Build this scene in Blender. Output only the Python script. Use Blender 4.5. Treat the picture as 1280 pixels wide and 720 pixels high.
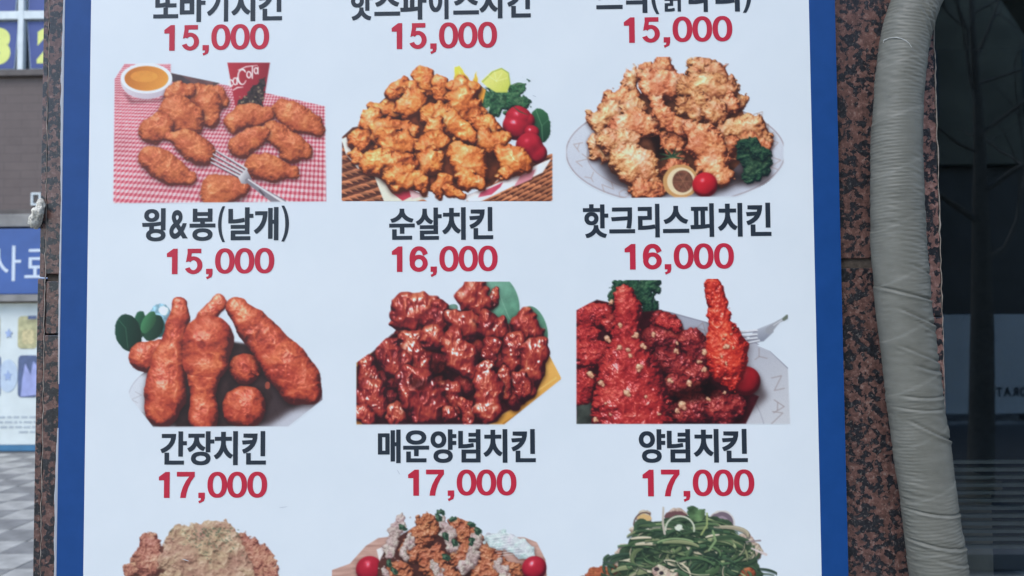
# Menu board of a fried chicken shop on a granite pillar, dark shop window at the right, street at the left
import bpy, bmesh, math, random
import numpy as np
from mathutils import Matrix, Vector, noise as mnoise

scene = bpy.context.scene
for o in list(bpy.data.objects): bpy.data.objects.remove(o)

# ---------------------------------------------------------------- camera
EYE = 1.55                                             # lens height above the pavement
DIST = 0.92                                            # lens to board
FPX = 1024.214
PITCH, YAW, ROLL = (math.radians(a) for a in (2.33477, -1.29609, -0.41992))
cam_fwd = np.array([math.sin(YAW) * math.cos(PITCH), math.cos(YAW) * math.cos(PITCH), math.sin(PITCH)])
_r = np.array([math.cos(YAW), -math.sin(YAW), 0.]); _u = np.cross(_r, cam_fwd)
cam_right = _r * math.cos(ROLL) + _u * math.sin(ROLL)
cam_up = -_r * math.sin(ROLL) + _u * math.cos(ROLL)
cam_pos = np.array([0., -DIST, EYE])
cam_data = bpy.data.cameras.new('camera'); cam_data.sensor_width = 36; cam_data.lens = 36 * FPX / 1280
cam_data.dof.use_dof = True; cam_data.dof.focus_distance = DIST; cam_data.dof.aperture_fstop = 9.0
cam_data.clip_start = .02; cam_data.clip_end = 500
cam = bpy.data.objects.new('camera', cam_data); scene.collection.objects.link(cam)
M = Matrix.Identity(4)
for i in range(3):
    M[i][0] = cam_right[i]; M[i][1] = cam_up[i]; M[i][2] = -cam_fwd[i]; M[i][3] = cam_pos[i]
cam.matrix_world = M
scene.camera = cam

# ---------------------------------------------------------------- sky, sun, exposure
SUN_EL, SUN_AZ = math.radians(52), math.radians(205)   # azimuth from +y, clockwise: behind the camera and to its left
world = bpy.data.worlds.new('World'); scene.world = world; world.use_nodes = True
nt = world.node_tree; nt.nodes.clear()
sky = nt.nodes.new('ShaderNodeTexSky'); sky.sky_type = 'NISHITA'; sky.sun_disc = False
sky.sun_elevation = SUN_EL; sky.sun_rotation = SUN_AZ; sky.dust_density = 0.7; sky.air_density = 1.0; sky.ozone_density = 1.4
bg = nt.nodes.new('ShaderNodeBackground'); bg.inputs['Strength'].default_value = .12
out = nt.nodes.new('ShaderNodeOutputWorld')
nt.links.new(sky.outputs[0], bg.inputs['Color']); nt.links.new(bg.outputs[0], out.inputs[0])
sun_data = bpy.data.lights.new('sun', 'SUN'); sun_data.energy = .7; sun_data.angle = math.radians(30); sun_data.color = (1., .98, .95)
sun = bpy.data.objects.new('sun', sun_data); scene.collection.objects.link(sun)
sdir = Vector((math.sin(SUN_AZ) * math.cos(SUN_EL), math.cos(SUN_AZ) * math.cos(SUN_EL), math.sin(SUN_EL)))
sun.rotation_euler = sdir.to_track_quat('Z', 'Y').to_euler()
scene.view_settings.view_transform = 'Standard'; scene.view_settings.look = 'None'
scene.view_settings.exposure = 1.33; scene.view_settings.gamma = 1.0; scene.view_settings.use_curve_mapping = False
scene.cycles.max_bounces = 8; scene.cycles.transparent_max_bounces = 12

# ---------------------------------------------------------------- helpers
def at(px, py, Y):
    """the point of the upright plane y = Y that the photograph shows at px, py"""
    px = np.asarray(px, float); py = np.asarray(py, float)
    d = cam_fwd * FPX + (px[..., None] - 640) * cam_right - (py[..., None] - 360) * cam_up
    return cam_pos + d * ((Y + DIST) / d[..., 1])[..., None]
def lin(c):
    c = np.asarray(c, float) / 255. if np.max(c) > 1.001 else np.asarray(c, float)
    return np.where(c <= .04045, c / 12.92, ((c + .055) / 1.055) ** 2.4)
PAPER = (209, 220, 236)
WHITE = .80
PAPER_W = (.775, .805, .795)                          # a faintly cool white sheet
def ink(c):                                            # how a colour of the print reflects, the paper being WHITE
    return np.clip(lin(c) / lin(PAPER) * np.array(PAPER_W), 0, .85)

def new_obj(name, mesh, mat=None, parent=None):
    o = bpy.data.objects.new(name, mesh); scene.collection.objects.link(o)
    if mat is not None and not mesh.materials: mesh.materials.append(mat)
    if parent is not None:
        o.parent = parent; o.matrix_parent_inverse = Matrix.Translation(-root_loc(parent))
    return o
def root_loc(p):
    v = Vector(p.location)
    return v
def pydata(name, V, F, mat=None, parent=None, smooth=False):
    m = bpy.data.meshes.new(name); m.from_pydata([tuple(map(float, v)) for v in V], [], F); m.validate(); m.update()
    if smooth: m.polygons.foreach_set('use_smooth', [True] * len(m.polygons))
    return new_obj(name, m, mat, parent)
def thing(name, loc, label, cat, group=None):
    e = bpy.data.objects.new(name, None); e.location = loc; e.empty_display_size = .05; scene.collection.objects.link(e)
    e['label'] = label; e['category'] = cat; e['kind'] = 'thing'
    if group: e['group'] = group
    return e
def tag(o, label, cat, group=None):
    o['label'] = label; o['category'] = cat
    if group: o['group'] = group
    return o
def box_mesh(name, x0, x1, y0, y1, z0, z1, bevel=0):
    bm = bmesh.new(); bmesh.ops.create_cube(bm, size=1)
    for v in bm.verts: v.co = Vector(((x0 + x1) / 2 + v.co.x * (x1 - x0), (y0 + y1) / 2 + v.co.y * (y1 - y0), (z0 + z1) / 2 + v.co.z * (z1 - z0)))
    if bevel: bmesh.ops.bevel(bm, geom=bm.edges[:], offset=bevel, segments=2, affect='EDGES', profile=.6)
    m = bpy.data.meshes.new(name); bm.to_mesh(m); bm.free()
    return m
def box(name, x0, x1, y0, y1, z0, z1, mat, parent=None, bevel=0):
    return new_obj(name, box_mesh(name, min(x0, x1), max(x0, x1), min(y0, y1), max(y0, y1), min(z0, z1), max(z0, z1), bevel), mat, parent)
def slab_poly(name, pts, y0, y1, mat, parent=None):
    """an outline in x, z given thickness from y0 (front) to y1"""
    n = len(pts); V = [(x, y0, z) for x, z in pts] + [(x, y1, z) for x, z in pts]
    F = [list(range(n)), list(range(2 * n - 1, n - 1, -1))] + [[i, i + n, (i + 1) % n + n, (i + 1) % n] for i in range(n)]
    o = pydata(name, V, F, mat, parent)
    bm = bmesh.new(); bm.from_mesh(o.data); bmesh.ops.recalc_face_normals(bm, faces=bm.faces); bm.to_mesh(o.data); bm.free()
    return o
def tube(name, pts, radii, mat, parent=None, seg=10):
    pts = [Vector(p) for p in pts]; V = []; F = []
    prev = None
    for i, p in enumerate(pts):
        d = (pts[min(i + 1, len(pts) - 1)] - pts[max(i - 1, 0)]).normalized()
        a = Vector((0, 1, 0)) if abs(d.y) < .9 else Vector((1, 0, 0))
        s = d.cross(a).normalized(); t = s.cross(d)
        r = radii[i] if not np.isscalar(radii) else radii
        for k in range(seg):
            th = 2 * math.pi * k / seg
            V.append(p + s * (r * math.cos(th)) + t * (r * math.sin(th)))
    for i in range(len(pts) - 1):
        for k in range(seg): F.append([i * seg + k, i * seg + (k + 1) % seg, (i + 1) * seg + (k + 1) % seg, (i + 1) * seg + k])
    F.append(list(range(seg))); F.append([(len(pts) - 1) * seg + k for k in range(seg)][::-1])
    return pydata(name, V, F, mat, parent, True)

# ---------------------------------------------------------------- materials
class Mat:
    def __init__(s, name, col=(.5, .5, .5), rough=.6, spec=.5):
        s.m = bpy.data.materials.new(name); s.m.use_nodes = True; s.t = s.m.node_tree; s.N = s.t.nodes; s.b = s.N['Principled BSDF']
        s.b.inputs['Base Color'].default_value = (*[float(c) for c in col], 1); s.b.inputs['Roughness'].default_value = rough
        s.b.inputs['Specular IOR Level'].default_value = spec
        s.co = None
    def n(s, t, **kw):
        k = s.N.new(t)
        for a, v in kw.items():
            if a in k.inputs: k.inputs[a].default_value = v
            else: setattr(k, a, v)
        return k
    def link(s, a, b): s.t.links.new(a, b)
    def pos(s):
        if s.co is None: s.co = s.n('ShaderNodeTexCoord').outputs['Object']
        return s.co
    def noise(s, scale, detail=4, rough=.5, stretch=None, dist=0):
        k = s.n('ShaderNodeTexNoise'); k.inputs['Scale'].default_value = scale; k.inputs['Detail'].default_value = detail
        k.inputs['Roughness'].default_value = rough; k.inputs['Distortion'].default_value = dist
        c = s.pos()
        if stretch:
            mp = s.n('ShaderNodeMapping'); mp.inputs['Scale'].default_value = stretch; s.link(c, mp.inputs[0]); c = mp.outputs[0]
        s.link(c, k.inputs['Vector']); return k.outputs['Fac']
    def ramp(s, f, stops):
        k = s.n('ShaderNodeValToRGB'); e = k.color_ramp.elements
        while len(e) < len(stops): e.new(.5)
        for i, (p, c) in enumerate(stops): e[i].position = p; e[i].color = (*[float(v) for v in c], 1)
        s.link(f, k.inputs[0]); return k.outputs[0]
    def mix(s, f, a, b, mode='MIX'):
        k = s.n('ShaderNodeMix', data_type='RGBA', blend_type=mode)
        for sock, v in ((k.inputs[0], f), (k.inputs[6], a), (k.inputs[7], b)):
            if hasattr(v, 'is_linked'): s.link(v, sock)
            elif np.isscalar(v): sock.default_value = v
            else: sock.default_value = (*[float(q) for q in v], 1)
        return k.outputs[2]
    def color(s, o): s.link(o, s.b.inputs['Base Color']); return s
    def rough(s, o): s.link(o, s.b.inputs['Roughness']); return s
    def bump(s, h, dist=.001, strength=1.):
        k = s.n('ShaderNodeBump'); k.inputs['Distance'].default_value = dist; k.inputs['Strength'].default_value = strength
        s.link(h, k.inputs['Height']); s.link(k.outputs[0], s.b.inputs['Normal']); return s
def mottled(name, col, rough=.6, scale=12, amt=.12, spec=.5, bump=0, detail=5):
    m = Mat(name, col, rough, spec); c = np.array(col, float)
    f = m.noise(scale, detail)
    m.color(m.ramp(f, [(.3, c * (1 - amt)), (.7, np.clip(c * (1 + amt), 0, .95))]))
    if bump: m.bump(f, bump)
    return m.m

def ink_arr(C):                                        # the same for an array of print cells, 0..1
    return np.clip(np.where(C <= .04045, C / 12.92, ((np.clip(C, 0, 1) + .055) / 1.055) ** 2.4) / lin(PAPER) * np.array(PAPER_W), 0, .85)

# ---------------------------------------------------------------- printed dish photographs
# A small numpy painter: each printed photograph on the menu is "shot" in code as a flat
# picture (lumps of chicken with crust relief, plates, leaves ...) and ends up as the ink
# colour of a flat sheet on the board.
SS = 2                                   # samples per print cell

def sstep(a, b, x):
    t = np.clip((x - a) / (b - a), 0, 1)
    return t * t * (3 - 2 * t)

def vnoise(X, Y, scale, seed, octv=3, gain=.5, ax=1.0):
    """value noise of about -1..1 at coordinates X, Y"""
    out = np.zeros(X.shape, np.float32); amp = 1.; tot = 0.
    rng = np.random.RandomState(seed)
    for o in range(octv):
        g = np.pad((rng.rand(32, 32) * 2 - 1).astype(np.float32), (0, 1), mode='wrap').ravel()
        u = (X * (1 / (scale * ax)) + (64 + rng.rand() * 50)).astype(np.float32); v = (Y * (1 / scale) + (64 + rng.rand() * 50)).astype(np.float32)
        i = u.astype(np.int32); j = v.astype(np.int32)
        fu = u - i; fv = v - j
        fu *= fu * (3 - 2 * fu); fv *= fv * (3 - 2 * fv)
        k = (j & 31) * 33 + (i & 31)
        a = g[k]; c = g[k + 33]
        a += (g[k + 1] - a) * fu; c += (g[k + 34] - c) * fu
        a += (c - a) * fv
        out += a * np.float32(amp); tot += amp; amp *= gain; scale = scale / 2
    return out * np.float32(1.5 / tot)

_wtile = {}
def worley(X, Y, scale, seed):
    """rounded crumbs, 1 on a crumb's top and 0 in the gaps; also a value per crumb (looked up in a tile)"""
    n, q = 40, 14
    if not _wtile:
        rng = np.random.RandomState(5); jx = rng.rand(n, n); jy = rng.rand(n, n); val = rng.rand(n, n)
        g = np.arange(n * q) / q; u, v = np.meshgrid(g, g)
        i = np.floor(u).astype(int); j = np.floor(v).astype(int)
        best = np.full(u.shape, 9.); bv = np.zeros(u.shape)
        for di in (-1, 0, 1):
            for dj in (-1, 0, 1):
                a = (i + di) % n; b = (j + dj) % n
                d = (i + di + jx[b, a] - u) ** 2 + (j + dj + jy[b, a] - v) ** 2
                m = d < best; best = np.where(m, d, best); bv = np.where(m, val[b, a], bv)
        _wtile['h'] = np.clip(1 - best * 1.35, 0, 1).ravel(); _wtile['v'] = bv.ravel()
    k = n * q; o = np.random.RandomState(seed).rand(3)
    c, s = math.cos(o[2] * 6.28), math.sin(o[2] * 6.28)
    iu = ((X * c - Y * s) * (q / scale) + (o[0] + 9) * k).astype(np.int64) % k
    iv = ((X * s + Y * c) * (q / scale) + (o[1] + 9) * k).astype(np.int64) % k
    f = iv * k + iu
    return _wtile['h'][f], _wtile['v'][f]

def blur(a, r):
    r = int(round(r))
    if r < 1: return a
    for ax in (0, 1, 0, 1):
        p = [(0, 0)] * a.ndim; p[ax] = (r + 1, r)
        c = np.cumsum(np.pad(a, p, mode='edge'), axis=ax)
        n = a.shape[ax]
        a = (np.take(c, range(2 * r + 1, 2 * r + 1 + n), axis=ax) - np.take(c, range(0, n), axis=ax)) / (2 * r + 1)
    return a

def ramp(pal, t):
    pal = np.array(pal, float) / 255.
    t = np.clip(t, 0, 1) * (len(pal) - 1)
    i = np.clip(np.floor(t).astype(int), 0, len(pal) - 2); f = (t - i)[..., None]
    return pal[i] * (1 - f) + pal[i + 1] * f

class Pic:
    """origin ox, oy and scale k turn drawing units into print cells"""
    def __init__(s, ox, oy, k, rect, seed=1):
        s.ox, s.oy, s.k = ox, oy, k
        s.x0, s.y0, s.x1, s.y1 = rect
        w = int(s.x1 - s.x0) * SS; h = int(s.y1 - s.y0) * SS
        xs = s.x0 + (np.arange(w) + .5) / SS; ys = s.y0 + (np.arange(h) + .5) / SS
        X, Y = np.meshgrid(xs, ys)
        s.X = (X - ox) * k; s.Y = (Y - oy) * k          # in drawing units
        s.C = np.zeros((h, w, 3)) + np.array(PAPER) / 255.; s.A = np.zeros((h, w)); s.seed = seed
        s.px = k / SS                                  # drawing units per sample
        s.L = np.array([-.35, -.72, .60])
    def ns(s): s.seed += 1; return s.seed
    def win(s, x0, y0, x1, y1):
        j0 = int(max(0, (y0 - s.Y[0, 0]) / s.px)); j1 = int(min(s.C.shape[0], (y1 - s.Y[0, 0]) / s.px + 1))
        i0 = int(max(0, (x0 - s.X[0, 0]) / s.px)); i1 = int(min(s.C.shape[1], (x1 - s.X[0, 0]) / s.px + 1))
        if j1 <= j0 + 2 or i1 <= i0 + 2: return None
        return np.s_[j0:j1, i0:i1]
    def put(s, w, m, col):
        m3 = m[..., None]
        s.C[w] = s.C[w] * (1 - m3) + np.asarray(col) * m3
        s.A[w] = s.A[w] + m * (1 - s.A[w])
    def polymask(s, pts, X, Y, soft=1.0, rag=0, rs=20):
        if rag:
            sd = s.ns()
            X = X + rag * vnoise(X, Y, rs, sd); Y = Y + rag * vnoise(X, Y, rs, sd + 500)
        ins = np.zeros(X.shape, bool); dmin = np.full(X.shape, 1e9)
        n = len(pts)
        for a in range(n):
            xa, ya = pts[a]; xb, yb = pts[(a + 1) % n]
            c = (ya > Y) != (yb > Y)
            with np.errstate(divide='ignore', invalid='ignore'):
                xi = (xb - xa) * (Y - ya) / (yb - ya if yb != ya else 1e-9) + xa
            ins ^= c & (X < xi)
            L2 = (xb - xa) ** 2 + (yb - ya) ** 2 + 1e-9
            t = np.clip(((X - xa) * (xb - xa) + (Y - ya) * (yb - ya)) / L2, 0, 1)
            dmin = np.minimum(dmin, (X - xa - t * (xb - xa)) ** 2 + (Y - ya - t * (yb - ya)) ** 2)
        d = np.sqrt(dmin) * np.where(ins, 1, -1)
        return sstep(-soft * s.px, soft * s.px, d), d
    def poly(s, pts, col, soft=1., rag=0, rs=20, var=0, vs=30, alpha=1., grad=None, tex=None, mask=None):
        xs = [p[0] for p in pts]; ys = [p[1] for p in pts]
        w = s.win(min(xs) - 12 - rag, min(ys) - 12 - rag, max(xs) + 12 + rag, max(ys) + 12 + rag)
        if w is None: return
        X = s.X[w]; Y = s.Y[w]
        m = mask(X, Y, soft) if mask else s.polymask(pts, X, Y, soft, rag, rs)[0]
        c = np.zeros(X.shape + (3,)) + np.array(col, float) / 255.
        if grad is not None:                                      # (x0,y0,x1,y1,col2)
            gx, gy = grad[2] - grad[0], grad[3] - grad[1]
            t = np.clip(((X - grad[0]) * gx + (Y - grad[1]) * gy) / (gx * gx + gy * gy), 0, 1)[..., None]
            c = c * (1 - t) + np.array(grad[4], float) / 255. * t
        if tex is not None: c = tex(X, Y)
        if var: c = c * (1 + var * vnoise(X, Y, vs, s.ns(), 4)[..., None])
        s.put(w, m * alpha, c)
    def ell(s, cx, cy, rx, ry, col, rot=0, n=40, rag=0, rs=20, **kw):
        if n < 10:
            a = np.linspace(0, 2 * np.pi, n, endpoint=False)
            return s.poly([(cx + rx * np.cos(t), cy + ry * np.sin(t)) for t in a], col, **kw)
        R = max(rx, ry); c, q = math.cos(rot), math.sin(rot)
        def mask(X, Y, soft):
            if rag:
                sd = s.ns(); X, Y = X + rag * vnoise(X, Y, rs, sd), Y + rag * vnoise(X, Y, rs, sd + 500)
            u = ((X - cx) * c + (Y - cy) * q) / rx; v = (-(X - cx) * q + (Y - cy) * c) / ry
            r = np.sqrt(u * u + v * v); g = np.sqrt((u / rx) ** 2 + (v / ry) ** 2) + 1e-9
            d = (1 - r) * r / g
            return sstep(-soft * s.px, soft * s.px, d)
        s.poly([(cx - R, cy - R), (cx + R, cy + R)], col, mask=mask, **kw)
    def line(s, pts, wd, col, alpha=1., soft=1.):
        """polyline; wd is one width or one per point"""
        wd = [wd] * len(pts) if np.isscalar(wd) else list(wd)
        if len(pts) > 24:
            for a in range(0, len(pts) - 1, 8): s.line(pts[a:a + 9], wd[a:a + 9], col, alpha, soft)
            return
        mw = max(wd)
        xs = [p[0] for p in pts]; ys = [p[1] for p in pts]
        w = s.win(min(xs) - mw - 8, min(ys) - mw - 8, max(xs) + mw + 8, max(ys) + mw + 8)
        if w is None: return
        X = s.X[w]; Y = s.Y[w]; d = np.full(X.shape, -1e9)
        for a in range(len(pts) - 1):
            (xa, ya), (xb, yb) = pts[a], pts[a + 1]
            L2 = (xb - xa) ** 2 + (yb - ya) ** 2 + 1e-9
            t = np.clip(((X - xa) * (xb - xa) + (Y - ya) * (yb - ya)) / L2, 0, 1)
            d = np.maximum(d, (wd[a] * (1 - t) + wd[a + 1] * t) / 2 - np.hypot(X - xa - t * (xb - xa), Y - ya - t * (yb - ya)))
        s.put(w, sstep(-soft * s.px, soft * s.px, d) * alpha, np.array(col, float) / 255.)
    def shade(s, pts, dark=.5, soft=10):
        """a soft dark patch in the photographed dish"""
        xs = [p[0] for p in pts]; ys = [p[1] for p in pts]
        w = s.win(min(xs) - soft * 2, min(ys) - soft * 2, max(xs) + soft * 2, max(ys) + soft * 2)
        if w is None: return
        m, d = s.polymask(pts, s.X[w], s.Y[w])
        m = blur(m, soft / s.px / 2)
        s.C[w] *= (1 - dark * m[..., None] * np.array([.9, 1., 1.]))
    def blob(s, pts, pal, crumb=(16, 5.), fine=(6, 1.5), warp=(8, 40), rag=(3, 9), flat=1.0, gloss=0., gp=24,
             shadow=.55, tone=0., patch=.12, worl=True, cont=1., edge=.30, squash=1., lump=.22, lsc=.55, ax=1., hue=1.):
        """one piece of chicken: a chain of (x, y, r) with crust relief, lit from above left"""
        xs = [p[0] for p in pts]; ys = [p[1] for p in pts]; rm = max(p[2] for p in pts)
        mg = 30 + warp[0] + rag[0] + rm * .35
        w = s.win(min(xs) - rm - mg, min(ys) - rm - mg, max(xs) + rm + mg, max(ys) + rm + mg)
        if w is None: return
        X = s.X[w]; Y = s.Y[w]; sd = s.ns() * 7
        Xw = X + warp[0] * vnoise(X, Y, warp[1], sd, 2) + rag[0] * vnoise(X, Y, rag[1], sd + 1, 2)
        Yw = Y + warp[0] * vnoise(X, Y, warp[1], sd + 2, 2) + rag[0] * vnoise(X, Y, rag[1], sd + 3, 2)
        q = np.full(X.shape, 9.); h = np.zeros(X.shape)
        if len(pts) == 1: pts = [pts[0], (pts[0][0] + .1, pts[0][1], pts[0][2])]
        for a in range(len(pts) - 1):
            xa, ya, ra = pts[a]; xb, yb, rb = pts[a + 1]
            L2 = (xb - xa) ** 2 + (yb - ya) ** 2 + 1e-9
            t = np.clip(((Xw - xa) * (xb - xa) + (Yw - ya) * (yb - ya)) / L2, 0, 1)
            t2 = t * t * (3 - 2 * t)
            rr = ra * (1 - t2) + rb * t2
            qq = np.hypot(Xw - xa - t * (xb - xa), (Yw - ya - t * (yb - ya)) * squash) / rr
            h = np.maximum(h, rr * np.sqrt(np.clip(1 - qq * qq, 0, 1))); q = np.minimum(q, qq)
        e = 1.8 * s.px / rm
        m = sstep(1 + e, 1 - e, q)
        # contact shade on what lies behind
        if shadow:
            r = max(2, rm * .16 / s.px)
            dy, dx = int(r * .8), int(r * .25)
            sh = np.zeros_like(m); sh[dy:, dx:] = m[:m.shape[0] - dy, :m.shape[1] - dx]; sh = blur(sh, r)
            fy = np.minimum(np.arange(sh.shape[0]), np.arange(sh.shape[0])[::-1]); fx = np.minimum(np.arange(sh.shape[1]), np.arange(sh.shape[1])[::-1])
            sh = sh * np.clip(fy / 8., 0, 1)[:, None] * np.clip(fx / 8., 0, 1)[None, :]
            inside = s.A[w] > .5
            s.C[w] *= 1 - shadow * (sh * inside)[..., None] * np.array([.88, 1., 1.])
        if crumb[1]:
            if worl:
                c1, v1 = worley(X + 4 * vnoise(X, Y, crumb[0], sd + 4, 2), Y + 4 * vnoise(X, Y, crumb[0], sd + 5, 2), crumb[0], sd + 6)
                c2, v2 = worley(X, Y, crumb[0] * .45, sd + 8)
                rel = crumb[1] * (c1 + .4 * c2); vv = v1 - .5
            else:
                n1 = vnoise(X, Y, crumb[0], sd + 6, 3, .55)
                rel = crumb[1] * (1 - np.abs(n1)); vv = n1 * .5
        else: rel = 0 * X; vv = 0 * X
        fn = vnoise(X, Y, fine[0], sd + 9, 2)
        L = s.L / np.linalg.norm(s.L)
        ln = vnoise(X, Y, rm * lsc, sd + 13, 3, .5, ax)
        lmp = lump * rm * (.9 - np.abs(ln)) if lump else 0 * X
        gy, gx = np.gradient(h * flat + lmp, s.px)
        lamb = (-gx * L[0] - gy * L[1] + L[2]) / np.sqrt(1 + gx * gx + gy * gy)
        rel = blur(rel, 1)
        gy, gx = np.gradient(h * flat + lmp + rel + fine[1] * fn, s.px)
        nz = 1 / np.sqrt(1 + gx * gx + gy * gy)
        lam = .66 * lamb + .34 * (-gx * L[0] - gy * L[1] + L[2]) * nz
        hy, hx = np.gradient(h, s.px); hn = np.sqrt(hx * hx + hy * hy) + 1e-6
        low = np.clip(.5 + .5 * (-hy * .85 - hx * .25) / hn, 0, 1)             # 1 on the underside
        occ = sstep(.55, 1.02, q) * (.12 + 1.05 * low)
        cav = (rel - blur(rel, 5)) / (crumb[1] + 1e-6) if crumb[1] else 0
        lv = (sstep(.55, 0, np.abs(ln)) - .5) if lump else 0
        t = .48 + tone + .16 * lv + cont * (.42 * (lam - .5)) + .16 * cav + patch * vnoise(X, Y, rm * .9, sd + 12, 3) + .10 * vv + .05 * fn - edge * occ
        col = ramp(pal, t)
        hz = vnoise(X, Y, rm * .6, sd + 21, 3)[..., None] * hue
        col = col * (1 + hz * np.array([.03, .10, .06]))
        if gloss:
            hv = L + np.array([0, 0, 1.]); hv /= np.linalg.norm(hv)
            sp = np.clip((-gx * hv[0] - gy * hv[1] + hv[2]) * nz, 0, 1) ** gp
            sp = sp * (.25 + .75 * sstep(-.15, .5, vnoise(X, Y, max(16, rm * .45), sd + 23, 2)))
            col = col + gloss * sp[..., None] * np.array([1., .93, .95])
        s.put(w, m, np.clip(col, 0, 1))
    def clip(s, pts):
        m, d = s.polymask(pts, s.X, s.Y, .6)
        s.A *= m; s.C = s.C * m[..., None] + np.array(PAPER) / 255. * (1 - m[..., None])
    def done(s, paper=(209, 220, 236), veil=.035):
        """average to print cells: sRGB colour composited on paper and alpha"""
        h, w = s.A.shape
        A = s.A[..., None]
        C = s.C * (1 - veil * A) + veil * A * np.array([.42, .43, .52])
        C = .62 * C + .38 * blur(C, 1)
        C = np.clip(C * (1 + .018 * A * np.random.RandomState(3).randn(h, w, 1)), 0, 1)
        C = C.reshape(h // SS, SS, w // SS, SS, 3).mean((1, 3))
        return C, s.A.reshape(h // SS, SS, w // SS, SS).mean((1, 3))

def arc(cx, cy, rx, ry, a0, a1, n=14):
    return [(cx + rx * math.cos(math.radians(a0 + (a1 - a0) * i / n)), cy + ry * math.sin(math.radians(a0 + (a1 - a0) * i / n))) for i in range(n + 1)]

def plate_letter(p, ch, cx, cy, sz, rot, col, wd=3.5):
    G = {'N': [[(0, 1), (0, 0), (1, 1), (1, 0)]], 'A': [[(0, 1), (.5, 0), (1, 1)], [(.2, .65), (.8, .65)]],
         'Y': [[(0, 0), (.5, .5), (1, 0)], [(.5, .5), (.5, 1)]], 'G': [[(1, .2), (.6, 0), (.1, .3), (.1, .8), (.6, 1), (1, .8), (1, .55), (.7, .55)]]}
    c, s = math.cos(rot), math.sin(rot)
    for st in G[ch]:
        p.line([(cx + ((u - .5) * c - (v - .5) * s * .8) * sz, cy + ((u - .5) * s + (v - .5) * c * .8) * sz) for u, v in st], wd, col, alpha=.7)

GOLD = [(70, 28, 18), (140, 62, 28), (196, 100, 46), (220, 130, 66), (234, 164, 98), (246, 208, 156)]

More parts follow.
